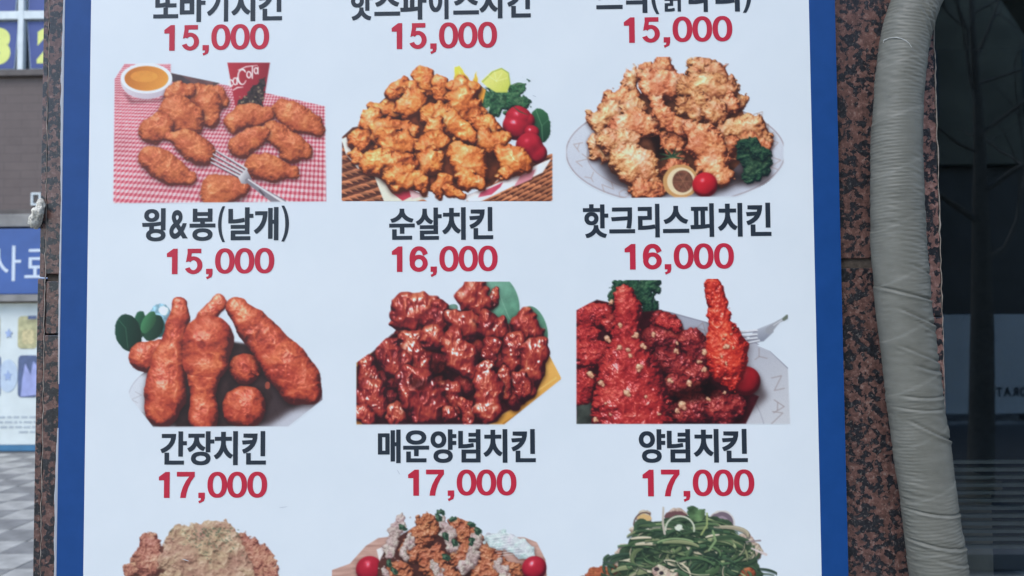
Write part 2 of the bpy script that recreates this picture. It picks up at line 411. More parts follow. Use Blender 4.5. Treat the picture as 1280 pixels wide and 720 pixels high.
def pic_wings():
    p = Pic(130, 60, 3.6, (140, 76, 410, 256), 11)
    def gingham(X, Y):
        sc = .52 + .48 * (Y - 72) / 620
        u = (X - 900 + (Y - 400) * .10) / sc; v = 900 / sc + X * .05
        a = (np.sin(u * 2 * np.pi / 21) > 0).astype(float); b = (np.sin(v * 2 * np.pi / 21) > 0).astype(float)
        k = (a + b) / 2
        base = np.array([240, 206, 214]) / 255.; red = np.array([190, 66, 88]) / 255.
        sh = (1 - .06 * vnoise(X, Y, 120, 5))[..., None]
        return (base * (1 - k[..., None]) + red * k[..., None]) * sh
    p.poly([(92, 72), (300, 72), (300, 112), (560, 170), (740, 205), (994, 262), (1000, 690), (42, 698), (48, 140)], (220, 120, 130), tex=gingham)
    p.poly([(298, 112), (520, 158), (470, 186), (400, 180), (300, 150)], (70, 58, 62), var=.2)
    p.poly([(350, 124), (500, 155), (430, 178)], (126, 84, 84), var=.2, alpha=.8)
    # dip bowl
    p.shade([(80, 190), (130, 235), (250, 230), (305, 160), (300, 240), (120, 250)], .35, 12)
    p.ell(191, 150, 116, 80, (214, 208, 220), grad=(80, 100, 280, 230, (188, 178, 196)))
    p.ell(191, 136, 116, 68, (240, 238, 244)); p.ell(191, 137, 99, 56, (190, 110, 40), grad=(120, 100, 270, 180, (226, 152, 60)))
    p.ell(180, 128, 60, 26, (236, 164, 70), alpha=.55, var=.1)
    # cup
    p.poly([(555, 66), (747, 66), (714, 272), (592, 272)], (176, 44, 58), grad=(560, 100, 740, 110, (138, 30, 44)))
    p.poly([(628, 220), (690, 150), (728, 130), (714, 272), (598, 272), (600, 236)], (52, 40, 40), rag=8, rs=14, var=.5, vs=9)
    for i in range(26):
        r = np.random.RandomState(i); x = 610 + r.rand() * 110; y = 175 + r.rand() * 90
        if x > 590 + (y < 215) * (270 - y) * .9: p.ell(x, y, 3 + 3 * r.rand(), 3 + 3 * r.rand(), (170, 150, 120), alpha=.6)
    W = (244, 226, 230)
    p.line(arc(622, 130, 19, 34, -40, -330), [5, 8, 9, 8, 7, 6, 6, 7, 8, 8, 7, 6, 5, 4, 4], W)      # script lettering
    p.line([(604, 100), (640, 84), (690, 78)], [3, 5, 3], W)
    p.line(arc(590, 150, 9, 15, -30, 300), 6, W); p.line([(599, 134), (599, 162)], 6, W); p.line(arc(572, 158, 8, 14, -30, -330), 6, W)
    p.line(arc(652, 120, 9, 14, 0, 360), 6, W); p.line([(667, 136), (668, 84)], 6, W)
    p.line(arc(684, 102, 8, 13, 0, 360), 6, W); p.line([(693, 86), (693, 116)], 5, W); p.line([(580, 190), (600, 178), (626, 176)], [4, 6, 3], W)
    pal = [(84, 32, 22), (136, 58, 34), (176, 84, 48), (196, 104, 62), (212, 130, 86), (228, 166, 124)]
    kw = dict(crumb=(13, 1.6), fine=(6, 1.0), warp=(9, 50), rag=(2.2, 9), flat=.75, gloss=.12, gp=10, cont=1.0, patch=.14, lump=.13, lsc=.7, edge=.42, tone=.04)
    for b in ([(420, 205, 46), (500, 225, 52), (530, 240, 32)], [(470, 250, 56), (480, 320, 40)], [(340, 195, 40), (300, 205, 30), (390, 185, 30)],
              [(330, 295, 76), (385, 325, 66)], [(215, 372, 54), (262, 350, 52)], [(300, 402, 28), (370, 430, 55), (440, 475, 56)],
              [(222, 496, 60), (300, 552, 58), (388, 582, 32)],
              [(800, 280, 46), (870, 318, 58), (955, 352, 42)], [(588, 330, 48), (650, 308, 54), (742, 300, 32)],
              [(770, 380, 50), (850, 450, 62), (905, 468, 36)], [(616, 440, 54), (690, 400, 46), (722, 382, 28)],
              [(700, 532, 60), (775, 548, 52), (850, 562, 30)], [(520, 650, 80), (600, 630, 56)]):
        x, y, r = b[len(b) // 2]
        p.shade([(q[0] + dx * q[2] * 1.1, q[1] + q[2] * dy) for q in b for dx, dy in ((-1, .5), (0, 1.25), (1, .6))], .32, 16)
        p.blob([(q[0], q[1], q[2] * 1.07) for q in b], pal, **kw)
    # fork
    for (a, b) in (((505, 462), (640, 545)), ((492, 478), (628, 556)), ((484, 496), (615, 566)), ((482, 514), (606, 578))):
        p.line([(a[0] + 6, a[1] + 10), (b[0] + 6, b[1] + 10)], 7, (120, 40, 56), alpha=.5); p.line([a, b], [6, 12], (206, 206, 214)); p.line([(a[0], a[1] + 4), (b[0], b[1] + 5)], [2, 4], (74, 66, 76))
    p.poly([(604, 582), (640, 542), (664, 588), (640, 612), (618, 610)], (222, 222, 230), grad=(610, 570, 660, 600, (110, 104, 116)))
    p.line([(645, 596), (720, 650), (800, 700)], [20, 30, 44], (128, 122, 134)); p.line([(650, 592), (730, 645), (812, 696)], [6, 8, 12], (216, 214, 222))
    p.line([(700, 640), (720, 662)], 8, (80, 70, 80)); p.clip([(40, 70), (1000, 60), (1003, 690), (40, 699)])
    return p

def leafpal(): return [(14, 32, 28), (28, 62, 46), (48, 92, 62), (88, 128, 88), (140, 166, 128)]

def braid(p, x0, x1, y0, y1, lean, seed, inside):
    """rows of interlaced cane strands"""
    r = np.random.RandomState(seed); y = y0 - 60; row = 0
    while y < y1 + 60:
        x = x0 - 60 + (row % 2) * 26
        while x < x1 + 60:
            cy = y + (x - x0) * lean
            if inside(x + 20, cy):
                c = np.array([178, 108, 74]) * (.72 + .42 * r.rand())
                pts = [(x - 18, cy + 16), (x + 2, cy + 3), (x + 24, cy - 5), (x + 46, cy - 6), (x + 62, cy + 2)]
                p.line([(a, b + 6) for a, b in pts], [6, 12, 15, 12, 5], (66, 32, 26), alpha=.8)
                p.line(pts, [4, 11, 13, 11, 4], c); p.line([(a, b - 3) for a, b in pts], [1, 3, 4, 3, 1], np.clip(c * 1.28 + 16, 0, 245), alpha=.75)
            x += 52
        y += 19; row += 1

def pic_boneless():
    p = Pic(420, 60, 3.6, (424, 80, 694, 252), 31)
    p.poly([(25, 400), (60, 360), (120, 350), (200, 600), (340, 690), (34, 692), (25, 682)], (92, 48, 36), var=.2); braid(p, 20, 330, 330, 700, .42, 3, lambda x, y: y > 380 + max(0, 60 - x) * .5 and y > 330 + x * .9)
    p.poly([(600, 690), (700, 640), (960, 480), (972, 492), (972, 682), (966, 690)], (92, 48, 36), var=.2); braid(p, 640, 980, 700, 820, -.5, 5, lambda x, y: y > 1050 - .62 * x)
    # greens, lemon, tomato
    p.blob([(700, 250, 70), (760, 240, 60)], leafpal(), crumb=(26, 10), warp=(24, 40), rag=(6, 14), flat=.3, gloss=.25, shadow=0)
    p.blob([(800, 190, 30), (840, 165, 22)], leafpal(), crumb=(22, 8), warp=(16, 24), rag=(5, 12), flat=.3, shadow=0)
    p.blob([(850, 250, 22), (800, 230, 40)], leafpal(), crumb=(20, 8), warp=(14, 24), flat=.3)
    p.ell(918, 348, 46, 80, (52, 104, 70), rot=-.12, grad=(900, 270, 930, 430, (20, 54, 40)), rag=4)
    p.line([(900, 280), (926, 350), (930, 420)], 3, (110, 160, 120), alpha=.7); p.line([(926, 350), (958, 320)], 2, (110, 160, 120), alpha=.6)
    p.poly([(535, 84), (556, 80), (612, 160), (632, 104), (640, 160), (672, 190), (660, 250), (600, 220), (530, 150)], (238, 220, 80), grad=(540, 90, 650, 240, (244, 160, 60)), rag=3)
    p.poly([(552, 100), (590, 150), (560, 160)], (238, 232, 150), alpha=.7)
    p.poly([(652, 150), (700, 105), (740, 90), (774, 110), (784, 160), (770, 200), (720, 200), (680, 175)], (226, 226, 130), grad=(690, 120, 770, 190, (198, 206, 90)))
    p.line([(660, 152), (705, 108), (745, 92), (776, 112), (784, 165)], 5, (150, 170, 60), alpha=.8)
    for a in (20, 60, 100, 140): p.line([(722, 150), (722 + 50 * math.cos(math.radians(a)), 150 - 44 * math.sin(math.radians(a)))], 2.5, (246, 244, 190), alpha=.7)
    p.poly([(640, 282), (690, 264), (690, 300), (660, 312)], (206, 214, 206), rag=4)
    red = [(60, 8, 20), (120, 14, 32), (170, 24, 44), (196, 40, 58), (216, 84, 92)]
    sm = dict(crumb=(10, 0), fine=(30, .5), warp=(2, 60), rag=(0, 9), gloss=.75, gp=70, flat=1., patch=.03, lump=0)
    p.blob([(815, 350, 66), (820, 320, 60), (850, 330, 44)], red, **sm); p.blob([(880, 380, 34)], red, **sm); p.blob([(870, 440, 60), (905, 475, 46)], red, **sm)
    p.line([(800, 265), (825, 285), (860, 300)], [3, 5, 2], (50, 80, 50))
    # liner paper
    p.poly([(25, 410), (46, 400), (70, 470), (130, 535), (100, 545), (45, 480)], (236, 234, 230))
    p.poly([(100, 530), (200, 590), (300, 640), (420, 668), (360, 692), (216, 692), (170, 570)], (224, 222, 210), var=.04)
    p.poly([(246, 600), (372, 652), (300, 688), (262, 660)], (192, 56, 78)); p.poly([(330, 640), (410, 662), (340, 680)], (228, 190, 196))
    p.poly([(560, 672), (700, 620), (950, 505), (968, 500), (930, 560), (780, 630), (650, 692), (600, 692)], (236, 232, 238), var=.03)
    p.poly([(650, 650), (752, 604), (740, 626), (700, 660), (640, 672)], (206, 90, 118), grad=(650, 650, 750, 620, (190, 60, 90))); p.poly([(830, 575), (900, 545), (880, 590), (800, 625)], (216, 140, 154))
    p.poly([(100, 420), (160, 280), (270, 180), (380, 160), (620, 190), (740, 400), (760, 560), (700, 620), (480, 660), (200, 590), (110, 520)], (104, 48, 28), var=.4, vs=40)
    kw = dict(crumb=(14, 1.3), fine=(8, .6), warp=(15, 44), rag=(2.4, 12), flat=.8, gloss=.2, gp=7, cont=1.1, patch=.2, shadow=.8, lump=.15, lsc=.7, edge=.55)
    L = [[(180, 270, 34), (230, 275, 40), (260, 290, 34)], [(390, 135, 44), (400, 190, 46)], [(265, 195, 42), (300, 175, 34), (340, 190, 44)], [(355, 235, 60), (320, 270, 50)],
         [(470, 160, 36), (480, 200, 40)], [(560, 190, 64), (600, 200, 50)], [(560, 250, 70), (620, 280, 50)], [(640, 330, 50), (700, 370, 50), (730, 400, 34)], [(690, 420, 60), (740, 400, 40)],
         [(150, 320, 50), (180, 350, 50)], [(95, 420, 46), (120, 400, 44)], [(220, 380, 70), (310, 370, 56)], [(250, 430, 76), (310, 420, 50)],
         [(420, 300, 52), (450, 290, 44)], [(500, 335, 66), (590, 385, 40)], [(450, 360, 50)], [(410, 440, 62), (480, 420, 40)], [(420, 510, 66)], [(95, 488, 30), (130, 500, 30)],
         [(160, 510, 56), (240, 530, 64), (320, 510, 40)], [(290, 580, 66), (360, 600, 46)], [(390, 620, 40)], [(560, 480, 56), (600, 520, 86), (630, 540, 62)], [(600, 600, 60), (640, 610, 34)],
         [(760, 480, 56), (800, 510, 72), (860, 520, 40)], [(760, 560, 40)], [(490, 600, 36), (460, 640, 40)], [(510, 640, 30), (560, 665, 20)]]
    for i, b in enumerate(L): p.blob([(q[0], q[1], q[2] * 1.06) for q in b], GOLD, tone=.05 + .05 * math.sin(i * 2.3), **kw)
    p.clip([(28, 400), (100, 335), (200, 60), (700, 60), (985, 200), (974, 480), (974, 684), (966, 691), (34, 691), (25, 684)])
    return p

def plate(p, cx, cy, rx, ry, rim, letters, ytop=None, c1=(214, 221, 235), c2=(176, 182, 200)):
    p.ell(cx, cy, rx, ry, c1, grad=(cx, cy - ry, cx, cy + ry, c2), n=80)
    p.line(arc(cx, cy, rx, ry, 0, 360, 70), 4, (150, 140, 150), alpha=.8)
    p.ell(cx, cy, rx * rim, ry * rim * .96, c1, n=80, alpha=.6); p.line(arc(cx, cy, rx * rim, ry * rim * .96, 0, 360, 70), 3, (160, 150, 160), alpha=.5)

def pic_crispy():
    p = Pic(700, 60, 3.6, (706, 70, 986, 248), 51)
    p.ell(520, 470, 496, 236, (208, 216, 231), n=90, grad=(520, 240, 520, 680, (190, 196, 214)))
    p.line(arc(520, 470, 492, 232, 0, 360, 90), 5, (150, 132, 138), alpha=.7)
    p.ell(520, 480, 398, 176, (176, 182, 200), n=80, alpha=.55, soft=3); p.line(arc(520, 480, 398, 178, 0, 360, 80), 3, (160, 130, 126), alpha=.6)
    for ch, x, y, r in (('A', 78, 440, -1.2), ('N', 100, 505, -.9), ('Y', 140, 585, -.5), ('N', 215, 625, -.3), ('G', 285, 655, -.1), ('N', 935, 370, 1.0), ('A', 965, 430, 1.3), ('N', 970, 520, 1.9), ('A', 900, 300, .7)):
        plate_letter(p, ch, x, y, 44, r, (170, 150, 148), 4)
    p.shade([(140, 470), (230, 610), (420, 670), (700, 660), (940, 560), (900, 420), (500, 380)], .62, 34)
    p.poly([(180, 420), (320, 200), (800, 250), (900, 420), (770, 560), (700, 600), (420, 660), (230, 560)], (92, 52, 36), var=.4, vs=40)
    pal = [(66, 34, 26), (126, 68, 44), (188, 118, 74), (214, 156, 112), (232, 190, 150), (246, 222, 196)]
    pal2 = [(66, 30, 24), (128, 62, 42), (190, 104, 66), (212, 138, 96), (228, 176, 138), (244, 214, 186)]
    kw = dict(crumb=(12, 2.2), fine=(7, 1.1), warp=(15, 36), rag=(4, 11), flat=.75, gloss=.14, gp=7, cont=1.05, patch=.2, shadow=.72, lump=.14, lsc=.6, edge=.48)
    L = [[(470, 90, 44), (400, 110, 46)], [(330, 130, 44), (320, 170, 36)], [(620, 95, 52), (690, 110, 44)], [(740, 100, 14), (752, 85, 8)], [(700, 110, 50), (770, 170, 40)], [(800, 240, 44), (845, 225, 14)],
         [(250, 250, 60), (300, 220, 50)], [(180, 330, 58), (240, 300, 60)], [(170, 430, 52), (180, 470, 44)], [(420, 160, 70), (540, 180, 60)], [(600, 180, 70), (720, 200, 74)], [(330, 280, 60)], [(760, 260, 54)],
         [(620, 270, 64), (560, 260, 44)], [(700, 290, 60)], [(270, 370, 60), (340, 340, 70), (400, 350, 50)], [(230, 420, 56), (300, 420, 54)],
         [(740, 370, 44), (850, 350, 62), (910, 410, 50)], [(850, 430, 50), (930, 450, 24)]]
    for i, b in enumerate(L): p.blob([(q[0], q[1], q[2] * 1.06) for q in b], pal if i % 3 else pal2, tone=.04 + .05 * math.sin(i * 1.7), **kw)
    p.shade([(400, 390), (540, 410), (520, 500), (440, 500)], .7, 16)
    p.blob([(290, 500, 74), (350, 540, 98), (400, 590, 70)], pal, tone=.09, **kw); p.blob([(360, 630, 46), (440, 640, 36)], pal2, **kw)
    p.blob([(540, 400, 60), (500, 430, 50)], pal2, tone=-.14, **kw); p.blob([(520, 540, 60)], pal2, tone=-.2, **kw); p.blob([(760, 440, 60)], pal2, tone=-.06, **kw); p.blob([(432, 235, 34), (450, 290, 46), (500, 340, 44), (580, 370, 40)], pal2, **kw); p.blob([(590, 370, 44), (650, 430, 86), (690, 510, 84), (720, 570, 58)], pal2, tone=.10, **dict(kw, crumb=(11, 2.2), flat=.7, lump=.1))
    dk = [(8, 22, 26), (16, 40, 36), (34, 66, 50), (66, 98, 70), (110, 140, 104)]
    for a in (200, 240, 285, 320, 10, 160):
        p.line([(505, 490), (505 + 60 * math.cos(math.radians(a)), 490 + 42 * math.sin(math.radians(a)))], [10, 3], (34, 62, 44)); p.line([(508, 492), (508 + 50 * math.cos(math.radians(a + 8)), 492 + 36 * math.sin(math.radians(a + 8)))], [3, 1], (104, 130, 90))
    p.shade([(770, 560), (800, 620), (930, 620), (960, 560)], .4, 20)
    p.blob([(850, 470, 56), (890, 520, 66), (860, 560, 50)], dk, crumb=(24, 14), fine=(8, 3), warp=(12, 26), rag=(6, 11), flat=.6, gloss=.15)
    p.blob([(850, 430, 34), (920, 480, 34)], dk, crumb=(24, 14), fine=(8, 3), warp=(12, 26), rag=(6, 11), flat=.6, gloss=.15)
    p.ell(542, 600, 78, 76, (196, 148, 96), rag=2); p.ell(546, 600, 64, 62, (228, 206, 172)); p.ell(552, 600, 46, 50, (112, 70, 56), var=.25, vs=14)
    for a in range(0, 360, 60): p.line([(552, 600), (552 + 44 * math.cos(math.radians(a)), 600 + 48 * math.sin(math.radians(a)))], 3, (150, 104, 80), alpha=.7)
    p.blob([(652, 616, 56)], [(80, 10, 20), (150, 20, 34), (190, 30, 44), (206, 44, 54), (226, 90, 90)], crumb=(10, 0), fine=(40, .3), warp=(1, 60), rag=(0, 9), gloss=.8, gp=90, patch=.02, lump=0)
    p.clip([(28, 40), (1006, 40), (1006, 664), (240, 676), (150, 676), (28, 560)])
    return p

def pic_soy():
    p = Pic(130, 345, 3.693, (134, 364, 414, 536), 71)
    p.ell(560, 560, 448, 210, (206, 213, 228), n=80, grad=(300, 500, 700, 700, (186, 190, 206)), soft=2)
    p.line(arc(560, 560, 446, 206, 0, 360, 80), 3, (160, 160, 174), alpha=.7)
    for ch, x, y, r in (('N', 150, 560, -1.1), ('A', 180, 640, -.7), ('N', 800, 640, .6), ('A', 870, 600, .8)): plate_letter(p, ch, x, y, 40, r, (164, 160, 168), 3)
    p.shade([(200, 600), (560, 330), (760, 350), (960, 560), (760, 690), (220, 700)], .75, 30)
    p.poly([(330, 640), (560, 300), (700, 320), (780, 560), (730, 650), (560, 700), (330, 700)], (52, 36, 38), soft=6, var=.2)
    p.ell(262, 190, 52, 62, (150, 196, 222), rag=5, var=.3, vs=18); p.ell(250, 240, 40, 40, (40, 90, 90), rag=8, var=.3); p.ell(275, 160, 24, 20, (226, 238, 244), rag=4)
    for cx, cy, rx, ry, rot, c in ((225, 240, 46, 64, .5, (36, 76, 58)), (165, 230, 30, 70, .1, (38, 92, 66)), (112, 262, 60, 88, -.25, (24, 66, 52)), (205, 215, 28, 56, .5, (64, 128, 86))):
        p.ell(cx, cy, rx, ry, c, rot=rot, rag=3, grad=(cx - rx, cy, cx + rx, cy + 20, tuple(int(v * .55) for v in c)))
    p.line([(66, 200), (100, 240), (110, 330)], 3, (80, 130, 100), alpha=.6)
    pal = [(66, 24, 26), (120, 40, 34), (166, 60, 44), (192, 84, 56), (208, 114, 84), (230, 174, 156)]
    kw = dict(crumb=(20, 1.5), fine=(9, .7), warp=(6, 70), rag=(1.6, 16), flat=.8, gloss=.34, gp=12, cont=.95, patch=.16, shadow=.7, lump=.06, lsc=.42, edge=.46, hue=1.7)
    p.blob([(262, 330, 42), (190, 370, 72)], pal, **kw); p.blob([(530, 130, 42), (470, 190, 44), (440, 250, 40)], pal, tone=.08, **dict(kw, gloss=.5))
    p.blob([(350, 134, 36), (345, 200, 54), (322, 300, 58), (296, 420, 84), (284, 540, 102), (268, 615, 84)], pal, tone=.05, **kw)
    p.blob([(650, 430, 72)], pal, **kw); p.blob([(700, 440, 18), (715, 455, 8)], pal, **kw)
    p.blob([(615, 152, 56), (680, 225, 78), (770, 320, 84), (840, 410, 110), (900, 490, 104), (935, 525, 72)], pal, tone=.03, **kw)
    p.blob([(650, 606, 98)], pal, tone=.03, **kw)
    p.blob([(482, 300, 120), (472, 390, 106), (462, 470, 74), (458, 560, 62), (460, 650, 70)], pal, tone=.06, **dict(kw, crumb=(20, 1.0), lump=.05))
    p.ell(756, 505, 12, 16, (150, 70, 56), rag=3)
    p.clip([(40, 80), (1020, 80), (1010, 570), (850, 694), (226, 696), (120, 560), (100, 450), (40, 330)])
    return p

def pic_spicy():
    p = Pic(430, 345, 3.693, (442, 349, 706, 532), 91)
    p.ell(730, 110, 74, 120, (108, 156, 138), rot=-.35, var=.12, grad=(690, 30, 800, 200, (84, 134, 112))); p.ell(880, 240, 56, 104, (92, 144, 122), rot=-.3, var=.12)
    p.ell(490, 160, 40, 24, (110, 150, 138), rot=-.6); p.line([(700, 40), (760, 190), (800, 240)], 3, (150, 190, 170), alpha=.6)
    p.poly([(57, 400), (130, 352), (160, 380), (150, 690), (57, 690)], (196, 142, 66), grad=(60, 400, 150, 680, (170, 110, 50)))
    p.poly([(900, 330), (940, 350), (1002, 470), (994, 502), (880, 590), (740, 685), (640, 685), (860, 480)], (206, 148, 66), grad=(820, 560, 960, 400, (224, 172, 92)))
    p.line([(1000, 478), (985, 505), (870, 590), (735, 682)], [4, 6, 6, 6], (160, 104, 40), alpha=.9); p.line([(690, 668), (850, 560), (980, 470)], 7, (232, 190, 110), alpha=.8)
    p.poly([(57, 420), (220, 270), (480, 150), (700, 190), (930, 350), (930, 440), (880, 560), (690, 660), (640, 686), (100, 686), (57, 600)], (58, 18, 24), soft=3, var=.25)
    pal = [(44, 14, 22), (84, 22, 30), (124, 34, 38), (156, 52, 46), (184, 84, 64), (222, 150, 130)]
    kw = dict(crumb=(52, 2.0), fine=(22, .8), warp=(16, 50), rag=(2, 20), flat=.8, gloss=1.2, gp=30, cont=1.25, patch=.2, shadow=.75, worl=False, edge=.5, lump=.17, lsc=.75, ax=.6, hue=1.8)
    L = [[(690, 130, 26), (706, 80, 16), (714, 66, 10)], [(600, 85, 70), (620, 120, 62)], [(300, 170, 78), (350, 180, 86), (260, 220, 40)], [(440, 150, 44), (430, 200, 60)], [(560, 220, 70), (510, 190, 44)], [(670, 230, 64), (720, 240, 40)],
         [(830, 220, 60), (850, 270, 68)], [(310, 290, 44), (330, 380, 62), (340, 420, 50)], [(418, 280, 54)], [(200, 340, 52), (240, 400, 60)], [(100, 410, 40), (110, 470, 46)], [(510, 300, 50), (540, 370, 66), (580, 430, 50)],
         [(690, 320, 40), (680, 380, 34)], [(800, 320, 54), (790, 400, 46)], [(880, 350, 62), (870, 440, 48), (850, 530, 32)], [(820, 480, 36), (825, 540, 24)], [(120, 540, 64), (150, 600, 66)], [(90, 640, 50)],
         [(740, 450, 30), (745, 540, 28)], [(480, 520, 44), (520, 600, 40)], [(560, 600, 34), (575, 660, 26)], [(250, 640, 50)], [(300, 470, 50), (340, 530, 86), (390, 610, 84)], [(490, 640, 36)], [(650, 420, 34), (660, 520, 58), (665, 610, 62)]]
    for b in ([(200, 480, 60)], [(420, 420, 70)], [(440, 520, 60)], [(600, 330, 60)], [(620, 480, 50)], [(720, 400, 50)], [(780, 560, 60)], [(200, 590, 60)], [(560, 500, 60)], [(610, 640, 50)], [(300, 250, 60)], [(780, 270, 50)]): p.blob(b, pal, tone=-.16, **dict(kw, gloss=.4))
    for i, b in enumerate(L): p.blob([(q[0], q[1], q[2] * 1.14) for q in b], pal, tone=.08 + .08 * math.sin(i * 1.9), **kw)
    p.shade([(300, 470), (380, 480), (370, 530), (310, 520)], .5, 10); p.shade([(400, 380), (480, 400), (480, 500), (420, 480)], .5, 20)
    p.clip([(57, 400), (140, 340), (200, 280), (220, 26), (900, 26), (960, 330), (1010, 470), (740, 685), (57, 685)])
    return p

def nuts(p, spots, seed):
    r = np.random.RandomState(seed)
    for x, y, s in spots:
        a = r.rand() * 3
        p.blob([(x, y, s), (x + s * .8 * math.cos(a), y + s * .8 * math.sin(a), s * .6)], [(140, 84, 66), (196, 140, 112), (224, 186, 156), (240, 216, 196)], crumb=(8, 0), fine=(8, 1), warp=(3, 12), rag=(1.5, 6), gloss=.2, shadow=.5)

def pic_seasoned():
    p = Pic(710, 340, 3.6, (718, 348, 994, 531), 111)
    p.poly([(380, 165), (470, 182), (620, 225), (760, 275), (900, 350), (990, 432), (1000, 684), (380, 684)], (158, 162, 180), grad=(600, 300, 960, 640, (192, 196, 208)), soft=1.2)
    p.line([(400, 168), (620, 226), (780, 284), (905, 352), (990, 434)], 4, (120, 120, 138), alpha=.8)
    p.line(arc(560, 760, 330, 330, -60, 0), 4, (150, 150, 166), alpha=.7)
    for ch, x, y, r in (('A', 600, 250, .3), ('Y', 860, 380, .9), ('N', 945, 500, 1.35), ('A', 950, 605, 1.6), ('N', 940, 660, 1.7)): plate_letter(p, ch, x, y, 58, r, (140, 124, 126), 4)
    p.shade([(760, 684), (860, 600), (900, 560), (860, 480), (640, 480), (560, 684)], .6, 30)
    # fork on the right
    p.poly([(840, 262), (925, 228), (925, 270), (880, 312), (800, 322), (812, 300)], (176, 182, 198), grad=(860, 240, 880, 320, (120, 126, 144)))
    for a, b in (((768, 270), (850, 262)), ((772, 288), (850, 280)), ((780, 304), (850, 296)), ((800, 320), (860, 308))): p.line([a, b], 8, (214, 218, 230)); p.line([(a[0], a[1] + 6), (b[0], b[1] + 6)], 3, (90, 88, 104))
    p.line([(905, 262), (928, 240), (950, 222), (985, 206)], [34, 22, 13, 15], (150, 154, 166)); p.line([(925, 240), (984, 202)], 4, (206, 210, 220)); p.line([(972, 212), (986, 200)], 16, (100, 110, 100))
    dk = [(10, 24, 26), (18, 44, 38), (34, 70, 52), (68, 104, 76), (110, 146, 112)]
    for b in ([(230, 80, 46), (290, 60, 40)], [(380, 60, 40), (330, 90, 60)], [(360, 130, 34), (370, 180, 26)], [(210, 110, 34)]):
        p.blob(b, dk, crumb=(22, 12), fine=(8, 3), warp=(12, 26), rag=(6, 11), flat=.5, gloss=.12, shadow=.3)
    p.poly([(38, 170), (130, 125), (200, 140), (330, 180), (420, 170), (520, 260), (620, 290), (640, 420), (760, 520), (860, 560), (800, 684), (38, 684)], (54, 14, 22), soft=2, var=.3)
    pal = [(50, 12, 20), (98, 20, 28), (146, 32, 38), (174, 46, 46), (198, 80, 70), (228, 146, 132)]
    pd = [(36, 10, 18), (66, 16, 24), (104, 24, 32), (140, 38, 40), (170, 66, 60), (206, 120, 110)]
    kw = dict(crumb=(17, 2.8), fine=(8, 1.5), warp=(9, 36), rag=(4, 12), flat=.7, gloss=.5, gp=26, cont=1.1, patch=.15, shadow=.68, lump=.13, lsc=.4, hue=1.4, edge=.4)
    for i, b in enumerate(([(80, 210, 60), (150, 190, 60)], [(90, 290, 60)], [(60, 380, 70), (150, 370, 60)], [(70, 490, 60), (60, 570, 44)], [(200, 230, 50)])): p.blob(b, pal, tone=-.03, **kw)
    for b in ([(420, 220, 50), (470, 240, 40)], [(380, 300, 60), (470, 320, 66)], [(560, 320, 66), (590, 380, 60)], [(430, 410, 70), (520, 430, 70)], [(580, 470, 60)], [(480, 520, 60), (560, 540, 60)], [(380, 470, 50)]): p.blob(b, pd, tone=-.03, **kw)
    p.blob([(430, 215, 34), (480, 245, 30)], pal, **kw)
    for b in ([(600, 620, 80), (520, 630, 60)], [(700, 620, 90), (760, 600, 50)]): p.blob(b, pd, **kw)
    p.shade([(460, 540), (640, 480), (700, 560), (480, 600)], .65, 18)
    p.poly([(40, 600), (105, 590), (110, 684), (40, 684)], (56, 62, 58), rag=6, var=.3)
    p.blob([(800, 490, 66)], [(60, 10, 18), (110, 16, 26), (154, 24, 34), (176, 38, 46), (206, 80, 84)], crumb=(10, 0), fine=(40, .4), warp=(1, 60), rag=(0, 9), gloss=.25, gp=20, patch=.03, lump=0)
    pr = [(84, 14, 20), (140, 26, 28), (182, 42, 36), (206, 64, 46), (224, 104, 78), (240, 170, 150)]
    p.blob([(655, 68, 40), (673, 150, 44), (683, 205, 50), (694, 275, 72), (708, 350, 97), (716, 410, 88), (733, 468, 54), (738, 505, 26)], pr, **dict(kw, shadow=.5, lump=.12, lsc=.4))
    p.blob([(258, 100, 46), (272, 165, 66), (264, 235, 62), (262, 305, 68), (272, 395, 112), (282, 490, 154), (286, 610, 178), (286, 670, 178)], pal, tone=.04, **dict(kw, gloss=.75, gp=34, lump=.07, lsc=.3))
    nuts(p, [(u, v, sz * .95) for u, v, sz in [(175, 300, 15), (305, 285, 15), (338, 335, 14), (195, 135, 12), (235, 240, 10), (322, 428, 18), (232, 340, 13), (385, 280, 12), (485, 355, 12), (490, 320, 8), (590, 405, 10), (615, 360, 12), (545, 500, 14), (460, 490, 12), (715, 335, 13), (700, 300, 6), (712, 410, 7), (690, 380, 6), (740, 250, 6), (745, 340, 6), (735, 280, 5), (100, 460, 16), (150, 500, 14), (265, 545, 16), (515, 600, 20), (490, 625, 12), (630, 570, 10), (705, 545, 8), (615, 440, 12), (125, 665, 12), (410, 640, 8), (270, 350, 9), (280, 375, 9), (170, 590, 6), (190, 640, 7), (350, 560, 7)]], 5)
    p.clip([(38, 172), (130, 122), (170, 100), (200, 36), (420, 36), (426, 90), (600, 90), (600, 20), (760, 20), (760, 250), (860, 225), (990, 190), (990, 240), (930, 300), (850, 330), (910, 356), (990, 430), (1000, 684), (38, 684)])
    return p

